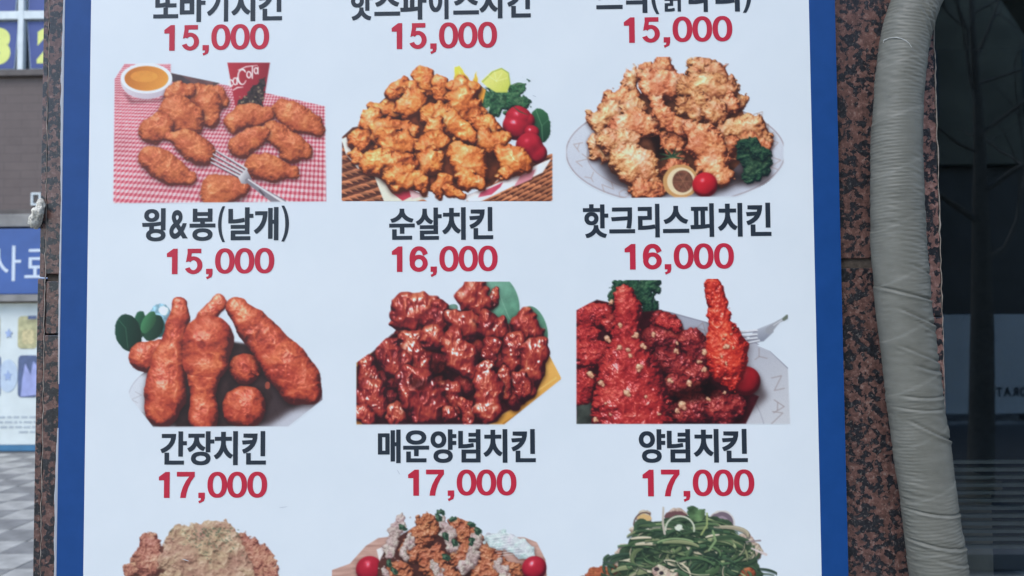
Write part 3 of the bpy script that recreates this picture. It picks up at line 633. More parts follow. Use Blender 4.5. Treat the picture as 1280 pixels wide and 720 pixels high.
def pic_snow():
    p = Pic(130, 620, 2.246, (150, 640, 362, 790), 131)
    pk = [(84, 46, 42), (128, 76, 66), (164, 108, 92), (186, 134, 114), (204, 164, 146), (222, 196, 182)]
    bg = [(96, 72, 60), (140, 108, 92), (168, 134, 114), (186, 156, 134), (202, 178, 158), (218, 202, 188)]
    kw = dict(crumb=(9, 1.8), fine=(5, 1.4), warp=(8, 24), rag=(3, 7), flat=.3, cont=1.0, patch=.16, gloss=0, lump=.2, lsc=.4)
    p.poly([(70, 210), (140, 140), (400, 140), (480, 210), (480, 340), (80, 340)], (110, 70, 60), soft=3, var=.2)
    for b in ([(130, 140, 34), (120, 190, 44)], [(75, 205, 22)], [(100, 280, 60)], [(400, 150, 44), (440, 190, 42)], [(450, 270, 50)], [(470, 215, 22)]): p.blob(b, pk, **kw)
    for b in ([(260, 120, 50), (320, 110, 44)], [(220, 130, 48), (200, 180, 50)], [(330, 150, 60), (370, 200, 50)], [(270, 210, 80)], [(200, 270, 70)], [(340, 270, 70)], [(270, 320, 80)]): p.blob(b, bg, shadow=.18, edge=.08, **kw)
    r = np.random.RandomState(9)
    for i in range(150):
        x = 300 + r.randn() * 40; y = 120 + abs(r.randn()) * 34 - 30
        if y > 85: p.ell(x, y, 2 + r.rand() * 2.4, 1.6 + r.rand() * 1.8, (78, 94, 74), n=5, alpha=.5)
    return p

def pic_cream():
    p = Pic(130, 620, 2.246, (412, 634, 690, 790), 151)
    wood = lambda X, Y: ramp([(150, 112, 104), (186, 148, 138), (206, 172, 164)], .5 + .35 * vnoise(X + .4 * Y, Y, 7, 3, 3, ax=9))
    p.poly([(640, 208), (690, 190), (735, 140), (770, 118), (820, 112), (1180, 116), (1215, 130), (1240, 180), (1250, 330), (700, 330), (640, 232)], (190, 150, 140), tex=wood)
    pal = [(64, 32, 26), (112, 56, 40), (158, 88, 60), (182, 112, 80), (202, 144, 112), (222, 184, 160)]
    kw = dict(crumb=(11, 2.6), fine=(5, 1.3), warp=(8, 22), rag=(4, 8), flat=.45, cont=1.25, patch=.15, gloss=.08, lump=.3, lsc=.5)
    red = [(70, 8, 24), (130, 16, 38), (164, 26, 48), (184, 44, 62), (210, 90, 100)]
    sm = dict(crumb=(10, 0), fine=(30, .3), warp=(1, 60), rag=(0, 9), gloss=.6, gp=50, patch=.02, lump=0)
    p.blob([(745, 206, 37)], red, **sm)
    p.poly([(765, 150), (790, 140), (800, 180), (775, 190)], (226, 222, 226))
    p.poly([(800, 130), (900, 70), (1030, 90), (1110, 160), (1180, 230), (1180, 330), (760, 330), (770, 190)], (72, 40, 36), soft=2, var=.3)
    for b in ([(905, 80, 34), (890, 110, 34)], [(990, 90, 30), (1030, 120, 30)], [(870, 150, 36)], [(1080, 160, 36), (1110, 180, 28)], [(920, 180, 44)], [(1010, 170, 40)], [(1150, 215, 34)], [(830, 220, 40)], [(960, 230, 44)], [(1070, 220, 44)], [(820, 280, 50)], [(930, 290, 50)], [(1040, 290, 50)], [(1140, 280, 44)]): p.blob(b, pal, **kw)
    cr = [(120, 100, 100), (160, 140, 138), (190, 174, 170), (208, 198, 196), (226, 220, 220)]
    for b in ([(840, 65, 14), (815, 110, 22), (800, 160, 18)], [(860, 120, 12), (840, 170, 16)], [(950, 70, 16), (970, 110, 18), (985, 150, 14)], [(1040, 120, 16), (1030, 180, 18)], [(1000, 190, 16), (1020, 200, 20)], [(930, 190, 10), (940, 230, 14)], [(1110, 190, 12), (1120, 240, 12)], [(790, 215, 14)], [(880, 260, 16), (1000, 265, 16)]):
        p.blob(b, cr, crumb=(10, .6), fine=(8, .5), warp=(10, 18), rag=(3, 7), flat=.5, shadow=.35, gloss=.12, tone=-.08)
    on = [(150, 160, 170), (178, 190, 198), (200, 210, 218), (222, 230, 238)]
    p.blob([(1090, 125, 26), (1140, 130, 30), (1190, 160, 22)], on, crumb=(10, 0), fine=(8, 1.5), warp=(8, 20), rag=(3, 9), flat=.5, gloss=.1, squash=1.1)
    for i in range(9): p.line([(1075 + i * 4, 112 + i * 7), (1130 + i * 6, 104 + i * 7), (1185 + i * 4, 130 + i * 6)], 2.4, (232, 240, 246), alpha=.55)
    p.blob([(1208, 202, 34)], red, **sm)
    for x, y, a in ((840, 88, .6), (945, 46, .2), (978, 66, -.5), (958, 112, 1.2), (1030, 80, .2), (1050, 98, .7), (960, 172, .5), (800, 190, 1.2), (815, 212, 1.0), (1032, 128, 1.3), (985, 130, 1.1), (940, 62, 1.0)):
        p.ell(x, y, 13, 8, (38, 64, 50), rot=a, rag=4, rs=8); p.ell(x - 2, y - 2, 8, 3.5, (92, 122, 98), rot=a, rag=2, rs=6, alpha=.8)
        p.ell(x + 2, y + 1, 4, 2.5, (26, 42, 38), rot=a)
    return p

def pic_scallion():
    p = Pic(690, 620, 4.129, (716, 630, 972, 790), 171)
    shp = [(190, 420), (270, 380), (330, 300), (390, 240), (420, 150), (450, 100), (520, 110), (620, 80), (700, 60), (800, 80), (900, 90), (945, 140), (950, 210), (1040, 250), (1100, 350), (1170, 440), (1160, 690), (200, 690)]
    onion = [(120, 100, 92), (170, 150, 138), (204, 190, 176), (226, 218, 210)]
    for b in ([(480, 110, 40), (440, 180, 34)], [(640, 110, 50)], [(880, 130, 60)], [(380, 290, 44), (340, 340, 34)], [(1000, 240, 50), (1060, 290, 26)]):
        p.blob(b, onion, crumb=(20, 0), fine=(16, 2), warp=(10, 30), rag=(3, 12), flat=.5, shadow=.2)
    p.ell(640, 104, 60, 26, (104, 72, 76), rag=4); p.ell(878, 130, 62, 50, (112, 98, 112), rag=5); p.ell(876, 140, 40, 34, (150, 134, 150), rag=4); p.line(arc(876, 140, 64, 62, -120, 50), 7, (206, 204, 206))
    p.ell(478, 114, 34, 20, (206, 172, 120), rag=4); p.line(arc(478, 150, 56, 64, 180, 300), 7, (92, 70, 66))
    p.poly(shp[2:5] + [(450, 118), (560, 130), (640, 96), (720, 110), (830, 100), (940, 140)] + shp[12:14] + [(1090, 420), (1090, 690), (260, 690), (330, 400)], (54, 74, 56), rag=12, rs=40, var=.35)
    for b in ([(230, 420, 60), (300, 410, 50)], [(1010, 410, 44)], [(240, 560, 90)], [(600, 560, 130)], [(1000, 560, 110)]): p.blob(b, [(74, 34, 26), (132, 66, 44), (176, 96, 66), (206, 134, 100)], crumb=(20, 4), flat=.5)
    r = np.random.RandomState(4)
    cols = [(48, 78, 54), (58, 92, 62), (72, 104, 70), (92, 120, 82), (40, 64, 50), (116, 138, 100), (164, 174, 146), (62, 96, 64), (52, 82, 58), (44, 70, 52), (68, 98, 66)]
    for i in range(330):
        cx = 700 + r.randn() * 190; cy = 330 + r.randn() * 130
        lim = 98 + abs(cx - 690) * .4 + (max(0, abs(cx - 690) - 250)) * .6
        if cy < lim: cy = lim + r.rand() * 90
        if cy > 660: continue
        rr = 40 + r.rand() * 120; a0 = r.rand() * 360; sp = 40 + r.rand() * 90
        pts = arc(cx, cy + rr * .3, rr, rr * (.3 + .5 * r.rand()), a0, a0 + sp, 8)
        if min(q[1] for q in pts) < lim - 12: continue
        wd = 5 + r.rand() ** 2 * 22; c = np.array(cols[r.randint(len(cols))]) * (.8 + .4 * r.rand()) * np.array([1.12, 1., 1.04])
        p.line([(x + 3, y + 7) for x, y in pts], wd, (18, 34, 30), alpha=.55)
        p.line(pts, [wd * (.4 + .6 * math.sin(math.pi * (k + .6) / 9.5)) for k in range(9)], c)
        p.line([(x - 1, y - wd * .22) for x, y in pts], wd * .25, np.clip(c * 1.22 + 10, 0, 225), alpha=.45)
    for i in range(46):
        cx = 470 + r.rand() * 440; cy = 150 + r.rand() * 110; rr = 50 + r.rand() * 90; a0 = 190 + r.rand() * 60
        pts = arc(cx, cy + rr * .25, rr, rr * (.2 + .3 * r.rand()), a0, a0 + 50 + r.rand() * 70, 8); wd = 8 + r.rand() * 16
        c = np.array(cols[r.randint(len(cols))]) * (.8 + .4 * r.rand()) * np.array([1.12, 1., 1.04])
        p.line([(x + 2, y + 7) for x, y in pts], wd, (24, 40, 32), alpha=.5); p.line(pts, [wd * (.4 + .6 * math.sin(math.pi * (k + .6) / 9.5)) for k in range(9)], c)
        p.line([(x - 1, y - wd * .22) for x, y in pts], wd * .25, np.clip(c * 1.25 + 12, 0, 225), alpha=.5)
    p.poly([(700, 62), (720, 50), (760, 66), (795, 68), (790, 100), (770, 130), (720, 130), (702, 100)], (56, 84, 60), rag=6, rs=14, var=.3, grad=(700, 60, 780, 130, (96, 124, 84)))
    p.line(arc(660, 170, 74, 66, 175, 370), 9, (196, 202, 186)); p.line([(575, 60), (572, 140), (582, 195)], [9, 12, 12], (186, 178, 170)); p.line([(800, 90), (800, 150), (770, 200)], 9, (150, 164, 110))
    p.ell(655, 165, 18, 16, (210, 220, 210), rag=5); p.line(arc(640, 250, 100, 30, 200, 330), 8, (140, 164, 120)); p.line([(830, 180), (845, 230), (810, 280)], 11, (130, 156, 112))
    p.line([(1000, 236), (1075, 230)], [5, 9], (140, 128, 134)); p.line([(265, 342), (310, 345)], 8, (60, 74, 72)); p.line([(1030, 270), (1105, 302)], [8, 14], (206, 194, 196))
    p.blob([(560, 400, 40), (620, 430, 34)], onion, crumb=(20, 0), warp=(10, 30), flat=.5); p.ell(540, 378, 14, 10, (50, 44, 50)); p.ell(565, 398, 12, 10, (50, 44, 50))
    return p

DISHES = {'wings': pic_wings, 'boneless': pic_boneless, 'crispy': pic_crispy, 'soy': pic_soy, 'spicy': pic_spicy,
          'seasoned': pic_seasoned, 'snow': pic_snow, 'cream': pic_cream, 'scallion': pic_scallion}

# ---------------------------------------------------------------- lettering
_glyph = {}
def glyph(ch, off):
    """outline of a character as a flat mesh: verts (x, y) and faces, from the built-in typeface"""
    if (ch, off) not in _glyph:
        c = bpy.data.curves.new('glyph', 'FONT'); c.body = ch; c.size = 1; c.offset = off; c.resolution_u = 6
        o = bpy.data.objects.new('glyph', c); scene.collection.objects.link(o)
        dg = bpy.context.evaluated_depsgraph_get(); e = o.evaluated_get(dg); me = e.to_mesh()
        V = np.array([v.co[:2] for v in me.vertices]); Fc = [list(p.vertices) for p in me.polygons]
        e.to_mesh_clear(); bpy.data.objects.remove(o); bpy.data.curves.remove(c)
        _glyph[(ch, off)] = (V, Fc)
    return _glyph[(ch, off)]
for _c in '또바기치킨핫스파이틱닭다리윙봉날개순살크피간장매운양념': glyph(_c, .022)
glyph('닭', .008); glyph('&', .022)
for _c in '()': glyph(_c, .030)
for _c in '32': glyph(_c, .06)
for _c in '사료': glyph(_c, .0)
for _c in 'CORPATIN': glyph(_c, .05)
# ================================================================ materials of this place
def granite(name, warm=1.0, light=1.0):
    m = Mat(name, (.2, .1, .08), .34, .5)
    pink = m.ramp(m.noise(210, 4, .6), [(.30, np.array((.095, .052, .043)) * light), (.55, np.array((.195, .100, .080)) * light * warm), (.75, np.array((.33, .205, .170)) * light)])
    dark = m.ramp(m.noise(260, 4, .6), [(.32, (.010, .010, .012)), (.6, (.026, .027, .031)), (.78, (.09, .088, .085))])
    v = m.n('ShaderNodeTexVoronoi'); v.inputs['Scale'].default_value = 170; v.inputs['Randomness'].default_value = 1
    wn = m.n('ShaderNodeTexNoise'); wn.inputs['Scale'].default_value = 240; wn.inputs['Detail'].default_value = 3
    m.link(m.pos(), wn.inputs['Vector'])
    wm = m.n('ShaderNodeVectorMath', operation='MULTIPLY_ADD'); wm.inputs[1].default_value = (.006, .006, .006)
    m.link(wn.outputs['Color'], wm.inputs[0]); m.link(m.pos(), wm.inputs[2]); m.link(wm.outputs[0], v.inputs['Vector'])
    big = m.noise(72, 9, .74, dist=.4)
    sep = m.n('ShaderNodeSeparateColor'); m.link(v.outputs['Color'], sep.inputs[0])
    mm = m.n('ShaderNodeMath', operation='MULTIPLY_ADD'); m.link(sep.outputs[0], mm.inputs[0]); mm.inputs[1].default_value = .34; m.link(big, mm.inputs[2])
    f = m.ramp(mm.outputs[0], [(.645, (0, 0, 0)), (.672, (1, 1, 1))])
    c = m.mix(f, dark, pink)
    spk = m.ramp(m.noise(420, 2, .5), [(.62, (0, 0, 0)), (.70, (1, 1, 1))])
    sk = m.n('ShaderNodeMath', operation='MULTIPLY'); m.link(spk, sk.inputs[0]); sk.inputs[1].default_value = .45
    m.color(m.mix(sk.outputs[0], c, (.25, .22, .19)))
    m.bump(m.noise(300, 3), .0003, .4)
    return m.m
M_granite = granite('granite_polished', .98, .78)
M_edge = granite('granite_sawn_edge', 1.0, 1.25)
M_mortar = mottled('joint_mortar', (.085, .068, .055), .9, 160, .35, .2, .001)
M_core = mottled('pillar_core', (.18, .17, .16), .9, 20)
M_bead = mottled('pale_sealant', (.34, .29, .24), .6, 300, .3, .4, .0008)

PW = np.array(PAPER_W)
m = Mat('menu_paper', PW, .34, .4)
f = m.noise(9, 6, .6); m.color(m.ramp(f, [(.30, PW * np.array([.955, .965, .972])), (.62, PW)])); m.bump(m.noise(5.5, 3), .0035, .5); M_paper = m.m
def print_mat(name, c, rough=.42):
    m = Mat(name, ink(c), rough, .35); a = ink(c)
    m.color(m.ramp(m.noise(35, 5, .6), [(.3, a * .93), (.7, a * 1.06 + .002)])); return m.m
M_blue = print_mat('menu_blue', (8, 63, 132), .5)
M_black = print_mat('ink_charcoal', (36, 46, 60))
M_red = print_mat('ink_red', (178, 38, 64))
M_scuff = print_mat('scuff_grey', (184, 194, 212))
m = Mat('ink_photograph', (.5, .5, .5), .42, .35); a = m.n('ShaderNodeAttribute'); a.attribute_name = 'ink'; m.color(a.outputs['Color']); M_photo = m.m
M_boardedge = mottled('board_edge', (.30, .34, .42), .5, 50)
m = Mat('peeling_film', (.75, .78, .82), .18, .5); m.b.inputs['Alpha'].default_value = .55; M_film = m.m
m = Mat('lagging_tape', (.25, .26, .235), .50, .35)
m.color(m.ramp(m.noise(26, 6, .62, (1, 1, 2.2)), [(.24, (.110, .107, .086)), (.42, (.150, .147, .120)), (.6, (.168, .164, .135)), (.80, (.215, .206, .170))]))
m.bump(m.noise(500, 4, .6, (.35, .35, 3.)), .0004, .5); M_tape = m.m
M_thread = mottled('pale_thread', (.40, .40, .37), .7, 200)

# ================================================================ the pavement and the setting
GZ = 0.0
CELL = .33
m = Mat('paving', (.3, .3, .3), .8, .3)
ck = m.n('ShaderNodeTexChecker'); ck.inputs['Scale'].default_value = 1 / CELL
ck.inputs['Color1'].default_value = (.46, .445, .40, 1); ck.inputs['Color2'].default_value = (.24, .235, .22, 1)
m.link(m.pos(), ck.inputs['Vector']); m.color(m.mix(.35, ck.outputs[0], m.ramp(m.noise(6, 6, .65), [(.3, (.5, .5, .5)), (.7, (1, 1, 1))]), 'MULTIPLY')); M_paving = m.m
M_pl = mottled('paver_light', (.44, .42, .37), .8, 7, .26, .3, .001)
M_pd = mottled('paver_grey', (.26, .25, .228), .8, 7, .26, .3, .001)
pavement = pydata('pavement', [(-150, -150, -.012), (150, -150, -.012), (150, 150, -.012), (-150, 150, -.012)], [[0, 1, 2, 3]], M_paving)
pavement['kind'] = 'structure'
paver_data = {}
for k, mt in ((0, M_pl), (1, M_pd)):
    pm = box_mesh('paver', .003, CELL - .003, .003, CELL - .003, -.011, 0, .003); pm.materials.append(mt); paver_data[k] = pm
spots = []
for i in range(-40, 0):
    for j in range(4, 28):
        cx, cy = (i + .5) * CELL, (j + .5) * CELL
        d = abs(cx + .585 * (cy + DIST)) 
        if cy < 8.85 and d < 1.35: spots.append((d, i, j))
for d, i, j in sorted(spots)[:280]:
    o = new_obj('paver', paver_data[(i + j) % 2], None, pavement); o.location = (i * CELL, j * CELL, (random.Random(i * 91 + j).random() - .5) * .003)
    o.rotation_euler = ((random.Random(i + j * 7).random() - .5) * .006, 0, 0)

# ---------------------------------------------------------------- shop building across the street (left)
FY = 9.0
def F(px, py, Y=FY):
    p = at(px, py, Y); return float(p[0]), float(p[2])
FX0, FX1 = -13.0, 4.0
zs = lambda py, Y=FY: F(25, py, Y)[1]
m = Mat('brown_tiles', (.08, .065, .058), .6, .4)
bk = m.n('ShaderNodeTexBrick'); bk.inputs['Scale'].default_value = 1; bk.inputs['Brick Width'].default_value = .42; bk.inputs['Row Height'].default_value = .105; bk.inputs['Mortar Size'].default_value = .006
bk.inputs['Color1'].default_value = (.150, .113, .100, 1); bk.inputs['Color2'].default_value = (.140, .105, .093, 1); bk.inputs['Mortar'].default_value = (.120, .090, .080, 1)
mp = m.n('ShaderNodeMapping'); mp.inputs['Rotation'].default_value = (math.pi / 2, 0, 0); m.link(m.pos(), mp.inputs[0]); m.link(mp.outputs[0], bk.inputs['Vector'])
m.color(m.mix(.5, bk.outputs[0], m.ramp(m.noise(3, 6, .7), [(.3, (.6, .6, .6)), (.7, (1, 1, 1))]), 'MULTIPLY')); M_tile = m.m
M_ledge = mottled('grey_ledge', (.24, .225, .205), .7, 6, .2)
M_ledge2 = mottled('dark_ledge', (.11, .092, .082), .7, 6, .25)
M_wframe = mottled('white_frame', (.66, .70, .68), .5, 8, .08)
M_sheet = mottled('blue_sheet', (.052, .078, .24), .5, 4, .15)
M_sheetrim = mottled('sheet_rim', (.40, .48, .58), .5, 8, .1)
M_yellow = mottled('yellow_figure', (.72, .74, .20), .5, 8, .06)
M_signblue = mottled('sign_blue', (.042, .10, .30), .45, 3, .15)
M_signwhite = mottled('sign_letters', (.62, .68, .74), .5, 8, .06)
M_poster = mottled('poster_cream', (.66, .70, .66), .5, 5, .06)
M_pyel = mottled('poster_ochre', (.46, .42, .22), .5, 14, .35)
M_pnavy = mottled('poster_navy', (.09, .12, .22), .5, 10, .3)
M_plav = mottled('poster_lavender', (.34, .37, .62), .5, 10, .15)
M_ppale = mottled('poster_pale_blue', (.50, .58, .66), .5, 10, .08)
M_pstar = mottled('poster_star', (.33, .42, .62), .5, 10, .1)
M_ptext = mottled('poster_text', (.40, .44, .46), .5, 10, .1)
M_teal = mottled('poster_band', (.05, .17, .30), .5, 5, .15)
M_darkglass = Mat('street_glass', (.02, .025, .03), .08, .6).m
M_base = mottled('plinth', (.20, .20, .20), .75, 6, .2)

bld = thing('shop_building', (-5, FY + 2, 0), 'brown tiled shop building across the paved street, seen left of the pillar', 'building')
zl0, zl1, zsill0, zsill1 = zs(284), zs(268), zs(96), zs(88)
zw1 = zs(-120)
box('wall', FX0, FX1, FY + .02, FY + 4, zl1, zsill0, M_tile, bld)
box('upper_wall', FX0, FX1, FY + .10, FY + 4, zsill1 + .001, 7.6, M_ledge2, bld)
box('ledge', FX0, FX1, FY - .06, FY + .3, zl0, zl1 - .002, M_ledge, bld, .01)
box('ledge', FX0, FX1, FY - .02, FY + .3, zs(270), zs(262), M_ledge2, bld, .006)
box('window_sill', FX0, FX1, FY - .05, FY + .3, zsill0 + .002, zsill1, M_ledge2, bld, .008)
box('shopfront_back', FX0, FX1, FY + .16, FY + 4, .12, zl0 - .002, M_darkglass, bld)
box('plinth', FX0, FX1, FY - .01, FY + .30, 0, zs(566), M_base, bld, .01)
box('parapet', FX0, FX1, FY - .03, FY + .4, 7.601, 7.9, M_ledge, bld, .02)

win = thing('number_window', (-6, FY + .05, zsill1), 'white-barred window with yellow figures on blue sheets, above the brown tiles', 'window')
xm0, xm1 = F(22.5, 50)[0], F(29.5, 50)[0]; pitch = .605; mw = xm1 - xm0
zt0, zt1 = zs(24), zs(14)
for k in range(-4, 6):
    x = xm0 + k * pitch
    box('mullion', x, x + mw, FY - .012, FY + .06, zsill1 + .002, 7.2, M_wframe, win, .006)
    for (z0, z1) in ((zsill1 + .02, zt0), (zt1, zt1 + .74)):
        if k < 5: box('pane', x + mw + .002, x + pitch - .002, FY + .055, FY + .061, z0, z1, M_darkglass, win)
for k in range(-4, 5):
    x = xm0 + k * pitch
    for q in range(2): box('transom', x + mw + .001, x + pitch - .001, FY - .010, FY + .05, zt0 + q * .90, zt1 + q * .90, M_wframe, win, .006)
def sheet(k, row, cut, digit=None):
    x0 = xm0 + k * pitch + mw + .012; x1 = xm0 + (k + 1) * pitch - .012
    z0, z1 = (zsill1 + .03, zt0 - .01) if row == 0 else (zt1 + .012, zt1 + .72)
    pts = [(x0, z0), (x1 - cut, z0), (x1 - .005, z1), (x0 + .01, z1)] if cut >= 0 else [(x0 - cut, z0), (x1, z0), (x1 - .004, z1), (x0, z1)]
    r = slab_poly('sheet_rim', pts, FY + .045, FY + .0545, M_sheetrim, win)
    cx = sum(p[0] for p in pts) / 4; cz = sum(p[1] for p in pts) / 4
    s = slab_poly('blue_sheet', [(cx + (p[0] - cx) * .955, cz + (p[1] - cz) * .975) for p in pts], FY + .040, FY + .0445, M_sheet, win)
    return s
sheet3 = sheet(-1, 0, .055); sheet2 = sheet(0, 0, -.05); sheet(-1, 1, .05); sheet(0, 1, -.012); sheet(-2, 0, .02); sheet(1, 0, -.02); sheet(-2, 1, .03); sheet(1, 1, .02)

class Ink:
    """flat lettering collected in x, z on the plane y; later strokes lie a hair in front"""
    def __init__(s, y): s.V = []; s.F = []; s.y = y; s.k = 0
    def add(s, P, Fc):
        b = len(s.V); y = s.y - .000006 * s.k; s.k += 1
        s.V += [(x, y, z) for x, z in P]; s.F += [[i + b for i in f] for f in Fc]
    def strip(s, L, R):
        n = len(L); s.add(list(L) + list(R), [[i, i + 1, n + i + 1, n + i] for i in range(n - 1)])
    def build(s, name, mat, parent): return pydata(name, s.V, s.F, mat, parent)
def ellipse(cx, cy, rx, ry, a0, a1, n, p=2.0):
    r = []
    for i in range(n + 1):
        a = math.radians(a0 + (a1 - a0) * i / n); c, q = math.cos(a), math.sin(a)
        r.append((cx + rx * math.copysign(abs(c) ** (2 / p), c), cy + ry * math.copysign(abs(q) ** (2 / p), q)))
    return r
def digit_shapes(ch):
    """bold grotesque figures in a box 24.5 wide and 32 high, y down: a list of (left edge, right edge) strips"""
    if ch == '0': return 24.5, [(ellipse(12.25, 16, 12.25, 16, 0, 360, 48, 2.25), ellipse(12.25, 16, 5.6, 11.2, 0, 360, 48, 2.15))]
    if ch == '1': return 13.5, [([(6.4, 32), (6.4, 10.4), (6.4, 10.39), (0, 10.4)], [(13.5, 32), (13.5, 0), (8.2, 0), (0, 6.0)])]
    if ch == '7': return 22.5, [([(0, 0), (22.3, 0)], [(0, 5.8), (22.3, 5.8)]), ([(15.6, 5.7), (11.5, 11), (7.6, 18.5), (5.2, 26), (4.3, 32)], [(22.3, 5.7), (17.6, 12), (14.4, 19), (12.2, 26), (11.3, 32)])]
    if ch == '5': return 22.5, [([(3.6, .3), (20.8, .3)], [(3.6, 5.9), (20.8, 5.9)]), ([(3.6, 5.8), (1.6, 17.2)], [(9.0, 5.8), (7.6, 15.2)]),
                                (ellipse(11.0, 21.0, 11.4, 11.2, -142, 158, 36), ellipse(11.0, 21.0, 4.9, 6.2, -142, 158, 36))]
    if ch == '6': return 23.5, [(ellipse(11.9, 21.4, 11.5, 10.7, 0, 360, 44), ellipse(11.9, 21.4, 5.0, 5.4, 0, 360, 44)),
                                (ellipse(12.2, 15.6, 12.1, 15.6, 168, 338, 32, 2.2), ellipse(12.2, 16.6, 5.4, 11.2, 168, 338, 32, 2.2))]
    if ch == ',': return 9, [([(.5, 0), (.5, 6.6), (3.8, 6.6), (3.4, 9.2), (.5, 10.2)], [(8.6, 0), (8.6, 3), (8.6, 6.6), (7.4, 10.4), (1.6, 13.2)])]
INK_Y = -.0003
def price(text, x0, x1, y0, y1, parent):
    K = Ink(INK_Y); s = (x1 - x0) / 134.4; h = (y1 - y0) / 32
    starts = [0, 22.3, 48.7, 60.4, 85.0, 109.9]
    pc = at((x0 + x1) / 2, (y0 + y1) / 2, INK_Y); mpp = (DIST + INK_Y) / FPX
    a = at((x0 + x1) / 2 - 50, (y0 + y1) / 2, INK_Y); b = at((x0 + x1) / 2 + 50, (y0 + y1) / 2, INK_Y); mx = (b[0] - a[0]) / 100
    a = at((x0 + x1) / 2, (y0 + y1) / 2 - 20, INK_Y); b = at((x0 + x1) / 2, (y0 + y1) / 2 + 20, INK_Y); mz = (a[2] - b[2]) / 40
    for ch, st in zip(text, starts):
        w, strips = digit_shapes(ch); oy = 25.6 if ch == ',' else 0
        for L, R in strips:
            f = lambda P: [(pc[0] + ((st + u) * s - (x1 - x0) / 2) * mx, pc[2] - ((v + oy) * h - (y1 - y0) / 2) * mz) for u, v in P]
            K.strip(f(L), f(R))
    return K.build('price', M_red, parent)
def dish_name(text, boxes, y0, y1, parent, mat=None, Y=INK_Y, off=.022, name='dish_name', push=0.):
    K = Ink(Y)
    cx, cy = (boxes[0][0] + boxes[-1][1]) / 2, (y0 + y1) / 2
    pc = at(cx, cy, Y)
    a = at(cx - 50, cy, Y); b = at(cx + 50, cy, Y); mx = (b[0] - a[0]) / 100
    a = at(cx, cy - 20, Y); b = at(cx, cy + 20, Y); mz = (a[2] - b[2]) / 40
    han = [glyph(c, off)[0] for c in text if ord(c) > 0x3000]
    g0 = min(g[:, 1].min() for g in han); g1 = max(g[:, 1].max() for g in han)
    for ch, (bx0, bx1) in zip(text, boxes):
        V, Fc = glyph(ch, .008 if ch == '닭' else off if ord(ch) > 0x3000 else (.022 if ch == '&' else .030))
        u = (V[:, 0] - V[:, 0].min()) / np.ptp(V[:, 0]); v = (g1 - V[:, 1]) / (g1 - g0)
        if ch in '()': v = (V[:, 1].max() - V[:, 1]) / np.ptp(V[:, 1]) * 1.08 - .04
        if ch == '&': v = (V[:, 1].max() - V[:, 1]) / np.ptp(V[:, 1]) * .87 + .06
        w = bx1 - bx0
        for sh in ((-.6, .6) if ord(ch) > 0x3000 else (0,)):           # two passes a hair apart give the heavy stems
            K.add([(pc[0] + (bx0 + .6 + q * (w - 1.2) + sh - cx) * mx, pc[2] - (y0 + r * (y1 - y0) - cy) * mz) for q, r in zip(u, v)], Fc)
    return K.build(name, mat or M_black, parent)

# figures on the window sheets and the sign across the street
def far_text(text, x0, x1, z0, z1, y, mat, parent, name, off=.03, mirror=False):
    K = Ink(y); n = len(text)
    allV = [glyph(c, off) for c in text]
    g0 = min(g[0][:, 1].min() for g in allV if len(g[0])); g1 = max(g[0][:, 1].max() for g in allV if len(g[0]))
    adv = 0; pl = []
    for c, (V, Fc) in zip(text, allV):
        w = np.ptp(V[:, 0]); pl.append((adv, w)); adv += w + .10
    adv -= .10
    for (st, w), (V, Fc) in zip(pl, allV):
        P = [((st + x - V[:, 0].min()) / adv, (yv - g0) / (g1 - g0)) for x, yv in V]
        K.add([((x1 - u * (x1 - x0)) if mirror else (x0 + u * (x1 - x0)), z0 + v * (z1 - z0)) for u, v in P], Fc)
    return K.build(name, mat, parent)
xa, za = F(-19, 80); xb, zb = F(11, 33); far_text('3', xa, xb, za, zb, FY + .038, M_yellow, sheet3, 'figure', .06)
xa, za = F(43.5, 78); xb, zb = F(75, 33); far_text('2', xa, xb, za, zb, FY + .038, M_yellow, sheet2, 'figure', .06)

vent = thing('wall_vent', (F(45, 249)[0], FY, zs(257)), 'small square white framed vent on the brown tiled wall', 'vent')
xa, za = F(39.5, 257); xb, zb = F(52, 241)
for (q0, q1, r0, r1) in ((xa, xb, zb - .025, zb), (xa, xb, za, za + .025), (xa, xa + .025, za + .026, zb - .026), (xb - .025, xb, za + .026, zb - .026)):
    box('vent_frame', q0, q1, FY - .02, FY + .018, r0, r1, M_wframe, vent, .003)
box('vent_grille', xa + .026, xb - .026, FY - .004, FY + .018, za + .026, zb - .026, M_ledge2, vent)

sign = thing('shop_sign', (-6, FY - .1, zs(370)), 'long blue shop sign with white lettering below the grey ledge', 'sign')
box('sign_panel', FX0 + 3, -3.2, FY - .10, FY + .15, zs(368), zs(287), M_signblue, sign, .01)
box('sign_frame', FX0 + 3, -3.2, FY - .11, FY + .15, zs(377), zs(368.5), M_ledge, sign, .006)
xa, za = F(-9, 352); xb, zb = F(33, 308); far_text('사', xa, xb, za, zb, FY - .103, M_signwhite, sign, 'lettering', .0)
xa, za = F(37, 348); xb, zb = F(77, 312); far_text('료', xa, xb, za, zb, FY - .103, M_signwhite, sign, 'lettering', .0)

